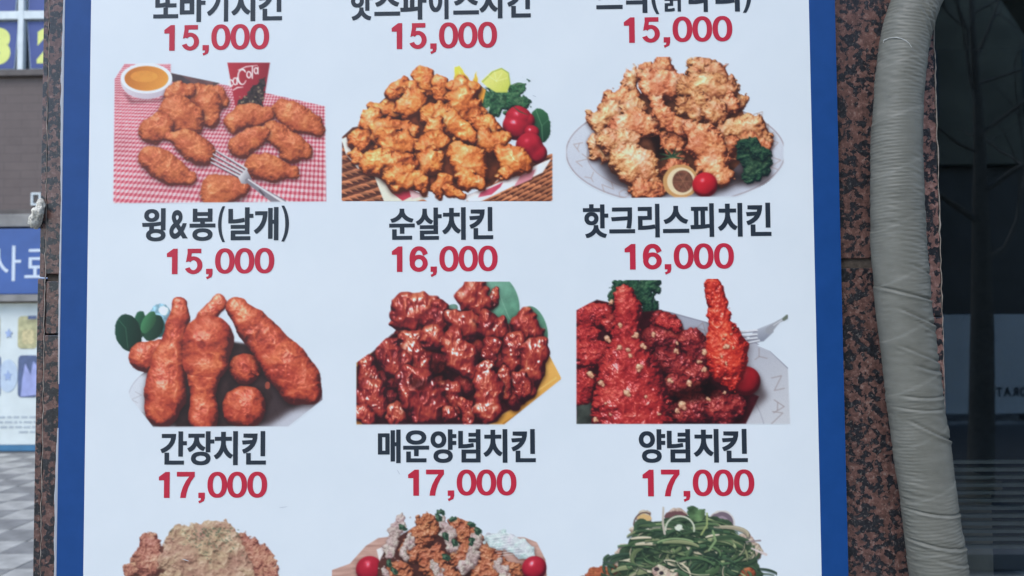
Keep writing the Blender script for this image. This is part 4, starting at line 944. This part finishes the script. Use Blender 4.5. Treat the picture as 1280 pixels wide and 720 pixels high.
post = thing('window_poster', (-6, FY, zs(557)), 'pale poster with ochre and navy pictures in the shop window under the blue sign', 'poster')
px0, px1 = F(-70, 470)[0], F(150, 470)[0]
box('poster_sheet', px0, px1, FY + .02, FY + .15, zs(556), zs(379), M_poster, post)
box('poster_band', px0, px1, FY + .008, FY + .15, zs(564), zs(556.5), M_teal, post)
def rrect(x0, x1, z0, z1, r):
    P = []
    for cx, cz, a0 in ((x1 - r, z1 - r, 0), (x0 + r, z1 - r, 90), (x0 + r, z0 + r, 180), (x1 - r, z0 + r, 270)):
        P += [(cx + r * math.cos(math.radians(a0 + k * 18)), cz + r * math.sin(math.radians(a0 + k * 18))) for k in range(6)]
    return P
for k in (-1, 0, 1, 2):
    o = k * 47 - 1
    xa, za = F(22 + o, 436); xb, zb = F(47 + o, 395); pp = slab_poly('picture_panel', rrect(xa, xb, za, zb, .05), FY + .014, FY + .0195, M_pyel, post)
    xa, za = F(35 + o, 399); xb, zb = F(46 + o, 394.5); slab_poly('picture_patch', rrect(xa, xb, za, zb, .01), FY + .011, FY + .0135, M_pnavy, pp)
    xa, za = F(28 + o, 430); xb, zb = F(43 + o, 412); slab_poly('picture_patch', rrect(xa, xb, za, zb, .03), FY + .011, FY + .0135, mottled('poster_pouch', (.60, .50, .26), .5, 30, .3), pp)
    xa, za = F(22 + o, 497); xb, zb = F(48 + o, 444); pp = slab_poly('picture_panel', rrect(xa, xb, za, zb, .05), FY + .014, FY + .0195, M_pnavy, post)
    xa, za = F(26 + o, 496); xb, zb = F(47 + o, 452)
    slab_poly('picture_patch', [(xa, za), (xb, za + .02), (xb, zb - .05), (xb - .05, zb), (xb - .08, zb - .16), (xa + .05, zb - .02), (xa + .02, zb - .2)], FY + .011, FY + .0135, M_plav, pp)
    for (sx, sy, rr) in ((11, 417, .05), (10, 470, .055)):
        cx, cz = F(sx + o, sy)
        if sy > 450: slab_poly('medallion', [(cx + .12 * math.cos(a * math.pi / 12), cz + .20 * math.sin(a * math.pi / 12)) for a in range(24)], FY + .014, FY + .0195, M_ppale, post)
        slab_poly('star', [(cx + (rr if a % 2 == 0 else rr * .5) * math.sin(a * math.pi / 5), cz + 1.3 * (rr if a % 2 == 0 else rr * .5) * math.cos(a * math.pi / 5)) for a in range(10)], FY + .010, FY + .0135, M_pstar, post)
for r_ in range(4):
    rnd = random.Random(r_); x = px0 + .08
    while x < px1 - .2:
        w = .03 + rnd.random() * .08
        if not (r_ == 3 and (int(x * 3) % 2)): box('text_mark', x, x + w, FY + .016, FY + .0195, zs(523 + r_ * 6.2), zs(520.4 + r_ * 6.2), M_ptext, post)
        x += w + .025

# ---------------------------------------------------------------- granite pillar
GY = .012                                               # face of the cladding
X = lambda px, py, Y=GY: float(at(px, py, Y)[0])
Z = lambda px, py, Y=GY: float(at(px, py, Y)[2])
xl0, xl1 = X(50.0, 250), X(57.3, 250)
xr0, xr1 = X(1152.5, 250), X(1173.5, 250)
pillar = thing('granite_pillar', ((xl0 + xr1) / 2, .3, 0), 'polished red-brown speckled granite pillar behind the menu board', 'pillar')
zjl, zjr = Z(65, 347), Z(1070, 329)
xmid = -.1
def slab(x0, x1, z0, z1, mat=M_granite, y0=GY, y1=GY + .025, nm='granite_slab', bev=.0012):
    return box(nm, x0, x1, y0, y1, z0, z1, mat, pillar, bev)
slab(xl1 + .0008, xmid - .001, zjl + .004, 2.30, y1=GY + .024); slab(xl1 + .0008, xmid - .001, Z(65, 418) + .0007, zjl - .004, y0=GY + .0012)
slab(xl1 + .0008, xmid - .001, .02, Z(65, 418) - .0007)
slab(xmid + .001, xr0 - .0012, zjr + .0055, 2.30); slab(xmid + .001, xr0 - .0012, .02, zjr - .0055, y0=GY + .0008)
box('mortar_joint', xl1 + .001, xmid - .0015, GY + .004, GY + .02, zjl - .0038, zjl + .0038, M_mortar, pillar)
box('mortar_joint', xmid + .0015, xr0 - .0015, GY + .003, GY + .02, zjr - .0053, zjr + .0053, M_mortar, pillar)
# side slabs: their sawn edges show as narrow strips at both ends of the front
slab(xl0, xl1, zjl + .001, 2.30, M_granite, GY + .001, .62, 'side_slab'); slab(xl0 - .0016, xl1 - .0004, .02, zjl - .001, M_granite, GY + .0004, .62, 'side_slab')
slab(xr0, xr1, zjr - .06, 2.30, M_edge, GY + .0006, .30, 'side_slab'); slab(xr0 + .0004, xr1 + .0012, .02, zjr - .0612, M_edge, GY, .30, 'side_slab')
box('pillar_core', xl1 + .003, xr0 - .003, GY + .028, .60, .0, 2.9, M_core, pillar)
box('pillar_base', xl0 - .01, xr1 + .01, GY - .006, .63, 0, .018, M_granite, pillar, .002)
# a thin uneven bead of pale sealant runs down both outer arrises
def bead(xc, y, z0, z1, seed, r=.0011):
    rn = random.Random(seed); n = 160; P = []; R = []
    for i in range(n + 1):
        z = z0 + (z1 - z0) * i / n
        P.append((xc + (rn.random() - .5) * .0016, y, z)); R.append(r * (.35 + .9 * rn.random()))
    return tube('sealant_bead', P, R, M_bead, pillar, 6)
bead(xr1 + .0004, GY + .0004, .9, 2.2, 3, .0008); bead(xl1 + .0002, GY + .0006, .9, 2.2, 5, .0007); bead(xr0 - .0004, GY + .0008, .9, 2.2, 9, .0004)

bm = bmesh.new(); bmesh.ops.create_icosphere(bm, subdivisions=4, radius=1)
rn = np.random.RandomState(2); lumps = rn.randn(16, 3); lumps /= np.linalg.norm(lumps, axis=1)[:, None]; la = rn.rand(16) * .9
c0 = at(49.5, 266, GY - .004)
for v in bm.verts:
    d = np.array(v.co); k = .62 + sum(a * max(0, float(d @ l) - .62) * 2.2 for a, l in zip(la, lumps)) + .12 * math.sin(d[0] * 9 + d[2] * 7) * math.sin(d[1] * 8 + 3 * d[2])
    k += .30 * mnoise.noise(Vector(d * 2.6)) + .16 * mnoise.noise(Vector(d * 6.5 + 3))
    q = d * k; v.co = Vector((c0[0] + q[0] * .0066 + q[2] * .0016, c0[1] + q[1] * .006, c0[2] + q[2] * .0098))
me = bpy.data.meshes.new('sealant_lump'); bm.to_mesh(me); bm.free(); me.polygons.foreach_set('use_smooth', [True] * len(me.polygons))
tag(new_obj('sealant_lump', me, mottled('dried_sealant', (.62, .58, .49), .8, 420, .45, .3, .001)), 'dried cream lump of sealant stuck on the left edge of the granite pillar', 'sealant')

# ---------------------------------------------------------------- the menu board
BX0, BX1 = -.5353, .3464; BX0i, BX1i = -.50415, .3172
BZ0, BZ1 = float(at(560, 905, 0)[2]), float(at(560, -150, 0)[2])
board = thing('menu_board', ((BX0 + BX1) / 2, .005, BZ0), 'white fried chicken menu board with dish photographs and blue side borders', 'menu board')
box('backing', BX0 + .0015, BX1 - .0015, .0004, GY - .0003, BZ0, BZ1, M_boardedge, board, .0006)
pydata('paper', [(BX0i, 0, BZ0 + .0312), (BX1i, 0, BZ0 + .0312), (BX1i, 0, BZ1 - .0312), (BX0i, 0, BZ1 - .0312)], [[0, 1, 2, 3]], M_paper, board)
pydata('blue_border', [(BX0, 0, BZ0), (BX0i, 0, BZ0), (BX0i, 0, BZ1), (BX0, 0, BZ1)], [[0, 1, 2, 3]], M_blue, board)
pydata('blue_border', [(BX1i, 0, BZ0), (BX1, 0, BZ0), (BX1, 0, BZ1), (BX1i, 0, BZ1)], [[0, 1, 2, 3]], M_blue, board)
pydata('blue_border', [(BX0i, 0, BZ1 - .0312), (BX1i, 0, BZ1 - .0312), (BX1i, 0, BZ1), (BX0i, 0, BZ1)], [[0, 1, 2, 3]], M_blue, board)
pydata('blue_border', [(BX0i, 0, BZ0), (BX1i, 0, BZ0), (BX1i, 0, BZ0 + .0312), (BX0i, 0, BZ0 + .0312)], [[0, 1, 2, 3]], M_blue, board)
# clear film lifting from the left edge
def film(py0, py1, wmax, seed):
    rn = random.Random(seed); n = 40; V = []; Fc = []
    for i in range(n + 1):
        t = i / n; z = Z(75, py0 + (py1 - py0) * t, 0); w = wmax * math.sin(math.pi * t) ** .7 * (.7 + .5 * rn.random()) + .0006
        V += [(BX0 + .0008, -.0003, z), (BX0 - w * .55, -.0003 - w * .35, z), (BX0 - w, .002 - w * .2, z)]
    for i in range(n):
        for k in (0, 1): Fc.append([i * 3 + k, i * 3 + k + 1, i * 3 + k + 4, i * 3 + k + 3])
    return pydata('peeling_film', V, Fc, M_film, board, True)
film(-20, 250, .0030, 1); film(250, 480, .0014, 3); film(535, 760, .0030, 2)

photos = {}
for key, fn in DISHES.items():
    p = fn(); C, A = p.done()
    h, w = A.shape
    gx, gy = np.meshgrid(p.x0 + np.arange(w) + .5, p.y0 + np.arange(h) + .5)
    P = at(gx, gy, -.00015).reshape(-1, 3)
    keep = (A[:-1, :-1] + A[1:, :-1] + A[:-1, 1:] + A[1:, 1:]) > .05
    jj, ii = np.nonzero(keep); b = jj * w + ii
    Q = np.stack([b, b + w, b + w + 1, b + 1], 1)
    used = np.unique(Q); remap = np.full(h * w, -1); remap[used] = np.arange(len(used)); Q = remap[Q]
    me = bpy.data.meshes.new('dish_photo')
    me.vertices.add(len(used)); me.vertices.foreach_set('co', P[used].ravel())
    me.loops.add(Q.size); me.loops.foreach_set('vertex_index', Q.ravel().astype(np.int32))
    me.polygons.add(len(Q)); me.polygons.foreach_set('loop_start', np.arange(0, Q.size, 4, dtype=np.int32))
    me.update(calc_edges=True)
    at_ = me.color_attributes.new('ink', 'FLOAT_COLOR', 'POINT')
    col = np.ones((len(used), 4)); col[:, :3] = ink_arr(C.reshape(-1, 3)[used]); at_.data.foreach_set('color', col.ravel())
    photos[key] = new_obj('dish_photo', me, M_photo, board)
for k, t in dict(wings='photo of fried wings on a red checked cloth with a drink cup and dip', boneless='photo of boneless fried chicken in a wicker basket with tomatoes', crispy='photo of crispy fried chicken heaped on a plate with broccoli',
                 soy='photo of glazed drumsticks with green leaves', spicy='photo of dark red sauced chicken in a yellow dish', seasoned='photo of red seasoned drumsticks with chopped nuts and a fork',
                 snow='photo of chicken under pale cheese powder', cream='photo of chicken with white sauce and green chilli rings on a wooden board', scallion='photo of chicken heaped with green scallion strips').items(): photos[k]['label'] = t

names = [('또바기치킨', [(191.5, 222.7), (224.7, 256.7), (258.7, 285.2), (289, 319), (323, 352.4)], -15.5, 27),
    ('핫스파이스치킨', [(436.8, 465.7), (467.7, 500), (500, 533), (536, 560.6), (566.5, 598.5), (599, 627.8), (633.7, 663)], -18.5, 24),
    ('스틱(닭다리)', [(745, 778), (779, 809), (813, 824.5), (829, 855), (860.5, 889.4), (894, 924.4), (927.5, 939.7)], -27, 15.5),
    ('윙&봉(날개)', [(177.3, 206.9), (211, 235.4), (236.9, 269.3), (271.9, 281.9), (285.3, 316.6), (317.1, 347.9), (350.9, 361.6)], 259.5, 301),
    ('순살치킨', [(486.3, 518.4), (519.7, 552.1), (552.5, 582.1), (586.6, 616.3)], 259.3, 300),
    ('핫크리스피치킨', [(728.4, 760.2), (761.3, 793.7), (797.3, 824.5), (828.5, 861.4), (862.9, 892.4), (897.1, 927.9), (932.5, 963.7)], 254.2, 296.5),
    ('간장치킨', [(200.3, 233.4), (234, 267.8), (267.2, 297.2), (302.4, 332.3)], 539, 581.5),
    ('매운양념치킨', [(472.1, 500.6), (503.8, 536.3), (538.1, 570.4), (572.8, 600.6), (604.1, 634.1), (639, 669.4)], 536.6, 578.6),
    ('양념치킨', [(798.4, 831.6), (833.7, 862.8), (866.9, 898.4), (902.5, 934.4)], 536.3, 578.4)]
for t, b, y0, y1 in names: dish_name(t, b, y0, y1, board)
for t, x0, x1, y0, y1 in (('15,000', 205.2, 336.3, 30.5, 62.5), ('15,000', 489.5, 621.2, 28, 60.5), ('15,000', 779.7, 915.3, 20.7, 52.6), ('15,000', 208.4, 342.8, 310.3, 342.2),
                          ('16,000', 489.7, 621.9, 307.5, 339.4), ('16,000', 780.7, 917.3, 304.4, 336.4), ('17,000', 198.4, 333.8, 589.7, 622.3), ('17,000', 510, 645.4, 586.9, 619.5), ('17,000', 803.1, 942.8, 586.9, 620.3)):
    price(t, x0, x1, y0, y1, board)
for (sx, sy, L, w, a) in ((354, 634, 6, .9, -.15), (232, 700, 5, 1, .3), (498, 590, 4, 1, 1.0), (668, 120, 3, 1, .4)):
    P = [at(sx + u * L * math.cos(a) - v * w * math.sin(a), sy + u * L * math.sin(a) + v * w * math.cos(a), -.0002) for u, v in ((-1, 0), (-.3, -.5), (.6, -.35), (1, .1), (.4, .5), (-.5, .4))]
    pydata('scuff_mark', P, [[0, 1, 2, 3, 4, 5]], M_scuff, board)

# ---------------------------------------------------------------- tape-wrapped pipe
ctr = [(1275, -205), (1240, -150), (1192, -75), (1165, -35), (1145.5, 2), (1130, 55), (1123.5, 120), (1120.5, 180), (1121, 240), (1124, 320), (1128.5, 380), (1136, 440), (1143, 495), (1150.5, 550), (1158, 605), (1166.5, 665), (1174.5, 722), (1190, 830), (1206, 960)]
hw = [28, 28, 28, 28, 28.5, 28.8, 29.5, 30.5, 31, 32, 32.2, 32, 32, 32, 32.3, 33, 33.5, 34, 34]
HY = -.024
cp = [at(c[0], c[1], HY) for c in ctr]; cp = [np.array(c) for c in cp]
for i in range(3): cp[i][1] += (.02, .006, 0)[i]
cp.append(cp[-1] + np.array((.012, .004, -.5))); cp.append(np.array((cp[-1][0] + .004, 0., .04)))
rad = [h * (DIST + HY) / FPX for h in hw] + [.028, .028]
cp = np.array(cp); rad = np.array(rad)
sl = np.concatenate([[0], np.cumsum(np.linalg.norm(np.diff(cp, axis=0), axis=1))])
def crom(x, xs, Yv):
    """smooth curve through the points (cubic Hermite)"""
    m_ = np.gradient(Yv, xs, axis=0); i = np.clip(np.searchsorted(xs, x) - 1, 0, len(xs) - 2); h = xs[i + 1] - xs[i]; t = (x - xs[i]) / h
    if Yv.ndim > 1: t = t[:, None]; h = h[:, None]
    return (2 * t**3 - 3 * t**2 + 1) * Yv[i] + (t**3 - 2 * t**2 + t) * h * m_[i] + (-2 * t**3 + 3 * t**2) * Yv[i + 1] + (t**3 - t**2) * h * m_[i + 1]
s_in = sl[np.argmin(abs(cp[:, 2] - Z(1170, 760, HY)))]
ss = np.concatenate([np.arange(0, sl[16] + .03, .00065), np.linspace(sl[16] + .034, sl[-1], 120)])
CP = crom(ss, sl, cp); RD = np.interp(ss, sl, rad)
T = np.gradient(CP, ss, axis=0); T /= np.linalg.norm(T, axis=1)[:, None]
Sd = np.cross(T, np.array((0, 1., 0))); Sd /= np.linalg.norm(Sd, axis=1)[:, None]           # sideways, and its sign:
if Sd[len(Sd) // 2][0] < 0: Sd = -Sd
Fr = np.cross(Sd, T); Fr *= np.sign(-Fr[:, 1])[:, None]                                      # towards the street
NS = 56
th = np.linspace(0, 2 * np.pi, NS, endpoint=False)
uu = np.sin(th)[None, :]; ff = np.cos(th)[None, :]                                           # u: left to right, f: front
S2 = ss[:, None] + 0 * uu
def n2(sx, sy, seed, o=3): return vnoise(S2 / sx, (np.arctan2(uu, ff) + 0 * S2) / sy, 1., seed, o)
front = np.clip(ff + .15, 0, 1)
slant = .0016 * uu + .0009 * n2(.03, 1.2, 5)
amp = .00012 * np.clip(.35 + 1.3 * n2(.07, .8, 6), 0, 1.3)
disp = amp * np.sin((S2 + slant) * 2 * np.pi / (.0036 + .0000 * S2))
lap = ((S2 + .011 * uu + .003 * n2(.2, 1.5, 31, 1)) / .058) % 1.0
disp += .0007 * (1 - lap) * sstep(0, .03, lap)
disp += .0009 * n2(.06, 1.1, 8, 3) + .00015 * n2(.006, .7, 9, 2)
# fine slanting wrinkles that come and go
for (wl, sl_, sd) in ((.009, .010, 21), (.013, .016, 22), (.006, .007, 23)):
    disp += .00030 * np.clip(n2(.05, .6, sd) , 0, 1) * np.sin((S2 - sl_ * uu) * 2 * np.pi / wl + 2.5 * n2(.03, .8, sd + 5))
# deep creases: (left end px, right end px), measured where they cross the pipe's front
py_of = lambda z, x: 0
zline = CP[:, 2]
for (ya, yb, ua, ub, dep, wd) in ((356, 377, -.95, 1., .0022, .0012), (384, 410, -.45, 1., .0022, .0013), (430, 458, -.6, 1., .0016, .0012), (456, 468, -.2, .8, .0018, .0016), (525, 558, -.6, 1.0, .0026, .0013), (637, 651, -1., 1., .0020, .0011), (677, 694, -1., 1., .0022, .0012),
                          (330, 344, .1, 1., .0012, .0014), (398, 420, 0., .9, .0012, .0012), (494, 500, -.7, .9, .0014, .0014), (508, 516, -.9, .7, .0010, .0012), (12, 40, .25, 1., .0016, .0018), (2, 22, 0., .9, .0012, .0018), (700, 716, -.4, 1., .001, .0012), (-10, 12, .1, 1., .0014, .0018)):
    za, zb = Z(1140, ya, HY - .03), Z(1140, yb, HY - .03)
    sa, sb = np.interp(-za, -zline, ss), np.interp(-zb, -zline, ss)
    k = (uu - ua) / (ub - ua); bowl = 0.0015 * np.sin(np.pi * np.clip(k, 0, 1))
    g = S2 - (sa + (sb - sa) * k) - bowl
    fade = sstep(-.08, .15, k) * sstep(1.25, .9, k) * sstep(-.2, .25, ff)
    disp += fade * (-dep * np.exp(-(g / wd) ** 2) + .55 * dep * np.exp(-((g - 2.3 * wd) / (1.5 * wd)) ** 2))
R2 = RD[:, None] + disp
Vp = CP[:, None, :] + Sd[:, None, :] * (R2 * uu)[..., None] + Fr[:, None, :] * (R2 * ff)[..., None] * .9
nr = len(ss); idx = np.arange(nr * NS).reshape(nr, NS)
Q = np.stack([idx[:-1], idx[1:], np.roll(idx, -1, 1)[1:], np.roll(idx, -1, 1)[:-1]], -1).reshape(-1, 4)
pipe = thing('wrapped_pipe', tuple(CP[-1]), 'grey tape-wrapped pipe running down over the granite beside the dark window', 'pipe')
me = bpy.data.meshes.new('tape_wrap'); me.vertices.add(nr * NS); me.vertices.foreach_set('co', Vp.reshape(-1, 3).ravel())
me.loops.add(Q.size); me.loops.foreach_set('vertex_index', Q.ravel().astype(np.int32)); me.polygons.add(len(Q)); me.polygons.foreach_set('loop_start', np.arange(0, Q.size, 4, dtype=np.int32))
me.update(calc_edges=True); me.polygons.foreach_set('use_smooth', [True] * len(Q))
bm = bmesh.new(); bm.from_mesh(me); bmesh.ops.recalc_face_normals(bm, faces=bm.faces); bm.to_mesh(me); bm.free()
new_obj('tape_wrap', me, M_tape, pipe)
def on_pipe(px, py, lift=.0006):
    z = Z(px, py, HY - .026); i = int(np.argmin(abs(zline - z))); xx = X(px, py, HY - .026)
    u = np.clip((xx - CP[i][0]) / RD[i], -.97, .97); f = math.sqrt(1 - u * u)
    return CP[i] + Sd[i] * RD[i] * u + Fr[i] * (RD[i] * f * .9 + lift)
tube('loose_thread', [on_pipe(*q) for q in ((1106, 51), (1109, 49.5), (1113, 48.3), (1118, 47.5), (1124, 47.3), (1129, 48.5), (1134, 51), (1138, 54), (1141, 58))], [.0002, .0005, .0006, .0005, .0007, .0005, .0006, .0004, .0002], M_thread, pipe, 6)

# ---------------------------------------------------------------- shop window at the right
WY = .11
m = Mat('window_glass', (1, 1, 1), 0, .5)
N = m.N; m.t.nodes.remove(m.b)
tr = N.new('ShaderNodeBsdfTransparent'); tr.inputs[0].default_value = (.80, .84, .86, 1)
gl = N.new('ShaderNodeBsdfGlossy'); gl.inputs['Roughness'].default_value = .008; gl.inputs[0].default_value = (.9, .97, 1, 1)
fr = N.new('ShaderNodeFresnel'); fr.inputs[0].default_value = 1.75
mx = N.new('ShaderNodeMixShader'); m.link(fr.outputs[0], mx.inputs[0]); m.link(tr.outputs[0], mx.inputs[1]); m.link(gl.outputs[0], mx.inputs[2])
m.link(mx.outputs[0], N['Material Output'].inputs[0]); M_glass = m.m
M_frame = mottled('dark_frame', (.03, .03, .032), .4, 20, .2)
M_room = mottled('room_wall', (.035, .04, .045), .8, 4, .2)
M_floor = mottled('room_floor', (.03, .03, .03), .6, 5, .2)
M_slat = mottled('slat_grey', (.60, .57, .50), .5, 12, .12)
M_wood = mottled('pedestal_wood', (.72, .58, .42), .5, 18, .2)
xg0, xg1 = xr1 + .004, 3.4
shopw = thing('shop_window', (xg0, WY, .2), 'large dark shop window right of the pillar reflecting the street', 'window')
box('pane', xg0 + .006, xg1, WY, WY + .006, .42, 2.7, M_glass, shopw)
box('frame', xg0 + .001, xg1, WY - .02, WY + .05, .34, .418, M_frame, shopw, .003)
box('frame', xg0 + .001, xg1, WY - .02, WY + .05, 2.702, 2.8, M_frame, shopw, .003)
box('sill_wall', xg0 + .001, xg1, WY - .03, WY + .2, 0.0, .338, M_granite, shopw, .002)
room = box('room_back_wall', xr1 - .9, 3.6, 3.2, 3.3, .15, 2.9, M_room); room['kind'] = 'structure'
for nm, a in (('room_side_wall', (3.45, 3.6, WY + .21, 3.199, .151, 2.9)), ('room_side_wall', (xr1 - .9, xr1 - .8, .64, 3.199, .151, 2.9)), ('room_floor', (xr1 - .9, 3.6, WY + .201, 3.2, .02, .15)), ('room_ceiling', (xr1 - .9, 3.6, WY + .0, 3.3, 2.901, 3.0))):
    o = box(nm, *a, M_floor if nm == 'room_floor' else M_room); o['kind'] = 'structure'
blind = thing('slatted_screen', (1.6, .22, .2), 'low screen of horizontal grey slats behind the dark window glass', 'screen')
SY = .22
for i in range(12):
    zc = float(at(1230, 577 + i * 9.6, SY)[2])
    box('slat', xr1 + .008, 2.9, SY - .004, SY + .004, zc - .0024, zc + .0024, M_slat, blind, .0008)
for xx in (xr1 + .34, 1.75, 2.89): box('post', xx, xx + .02, SY + .005, SY + .02, .16, float(at(1230, 572, SY)[2]), M_frame, blind, .002)
ped = thing('pedestal', (.7, .39, .15), 'plain wooden pedestal with a wider top, inside the dark window', 'pedestal')
PY = .27
a = at(1150, 602, PY); b = at(1254, 614, PY); a[0] = xr1 + .02; box('top', a[0], b[0], PY, PY + .25, a[2], b[2], M_wood, ped, .003)
a = at(1160, 614.2, PY + .01); b = at(1240, 620, PY + .01); a[0] = xr1 + .03; box('column', a[0], b[0], PY + .01, PY + .23, .151, a[2] - .001, M_wood, ped, .003)

# ---------------------------------------------------------------- the other side of the street, seen in the glass
def refl(px, py, Y):
    """a point at depth y = Y behind the camera that the pane mirrors to px, py"""
    p = at(px, py, 2 * WY - Y); return float(p[0]), float(p[2])
OY = -14.5
opp = thing('office_building', (7, OY - 3, 0), 'olive brown office block mirrored in the upper part of the dark window', 'building')
M_olive = mottled('olive_render', (.14, .137, .105), .8, 1.5, .25); M_void = mottled('dark_shopfront', (.035, .035, .04), .4, 2, .3); M_win = Mat('office_glass', (.05, .06, .07), .1, .5).m
zf = refl(1225, 205, OY)[1]
box('wall', -4, 22, OY - 6, OY, zf, 10.0, M_olive, opp); box('ground_storey', -4, 22, OY - 6, OY - .3, 0, zf - .002, M_void, opp)
for i in range(8):
    for q in range(2):
        w0 = -3 + i * 3.1; z0 = zf + .9 + q * 2.6
        box('office_window', w0, w0 + 1.5, OY + .0, OY + .03, z0, z0 + 1.3, M_win, opp, .01)
HYD = -11.5
hoard = thing('site_hoarding', (8, HYD, 0), 'pale lettered hoarding mirrored low in the dark window', 'hoarding')
M_hoard = mottled('hoarding_white', (.70, .72, .74), .6, 1.2, .06); M_hink = mottled('hoarding_ink', (.05, .055, .06), .6, 4, .1)
hz = refl(1225, 393, HYD)[1]; hx0 = refl(1180.5, 450, HYD)[0]
for i in range(6): box('hoarding_panel', hx0 + i * 1.2 + .004, hx0 + (i + 1) * 1.2, HYD - .06, HYD, .10, hz, M_hoard, hoard, .004)
for i in range(7): box('post', hx0 + i * 1.2 - .03, hx0 + i * 1.2 + .03, HYD - .13, HYD - .062, 0, hz, M_frame, hoard)
xN, zN = refl(1239.5, 496, HYD); pt = refl(1249, 496, HYD)[0] - xN; zT = refl(1239.5, 484, HYD)[1]
far_text('CORPORATION', xN - 2 * pt, xN - 2 * pt + pt * 10.7, zN, zT, HYD, M_hink, hoard, 'lettering', .05, True).location.y = .008
road = pydata('road', [(-120, -11.0, -.004), (120, -11.0, -.004), (120, -4.2, -.004), (-120, -4.2, -.004)], [[0, 1, 2, 3]], mottled('asphalt', (.10, .098, .095), .85, 40, .3, .3, .002)); road['kind'] = 'structure'
kerb = box('kerb', -120, 120, -4.2, -4.05, -.01, .09, M_base, None, .01); kerb['kind'] = 'structure'
# bare street tree
tr_ = thing('street_tree', (*[refl(1225, 500, -6)[0], -6.0], 0), 'bare street tree mirrored in the dark window', 'tree')
M_bark = mottled('bark', (.095, .086, .072), .9, 30, .35)
tp = [(refl(q[0], q[1], -6)) for q in ((1226, 640), (1226, 515), (1225, 420), (1222, 300), (1219, 200), (1215, 130), (1208, 60), (1204, 0), (1198, -90))]
tp[0] = (tp[0][0], 0.0)
trunk = tube('trunk', [(x, -6.0 + .02 * i, z) for i, (x, z) in enumerate(tp)], [.11, .10, .092, .07, .05, .036, .026, .018, .008], M_bark, tr_, 12)
rn = random.Random(8)
def branch(p, d, L, r, depth):
    P = [Vector(p)]; d = Vector(d).normalized(); n = 7
    for i in range(n):
        d = (d + Vector((rn.uniform(-.32, .32), rn.uniform(-.2, .2), rn.uniform(-.16, .24)))).normalized(); P.append(P[-1] + d * L / n)
    tube('branch', P, [r * (1 - .8 * i / n) for i in range(n + 1)], M_bark, tr_, 6)
    if depth:
        for i in (2, 4, 5): branch(P[i], d + Vector((rn.uniform(-.9, .9), rn.uniform(-.7, .7), rn.uniform(-.1, .6))), L * .55, r * .55, depth - 1)
for (f, dx, dz, L, r) in ((2.75, .9, .55, 2.3, .026), (3.2, -.8, .9, 1.9, .03), (3.55, 1., 1.1, 2.1, .024), (4.1, -1, .25, 1.5, .016), (4.4, .7, .35, 1.9, .018), (4.85, -.6, 1., 1.6, .02), (5.3, 1, .2, 1.4, .014), (5.7, .5, 1.1, 1.5, .016), (6.2, -1, .5, 1.1, .012), (6.6, .9, .7, 1.2, .012), (7.2, -.3, 1, .9, .01)):
    k = int(f); t = f - k; x = tp[k][0] * (1 - t) + tp[k + 1][0] * t; z = tp[k][1] * (1 - t) + tp[k + 1][1] * t
    branch((x, -6.0 + .02 * f, z), (dx, rn.uniform(-.6, .6), dz), L, r, 2)
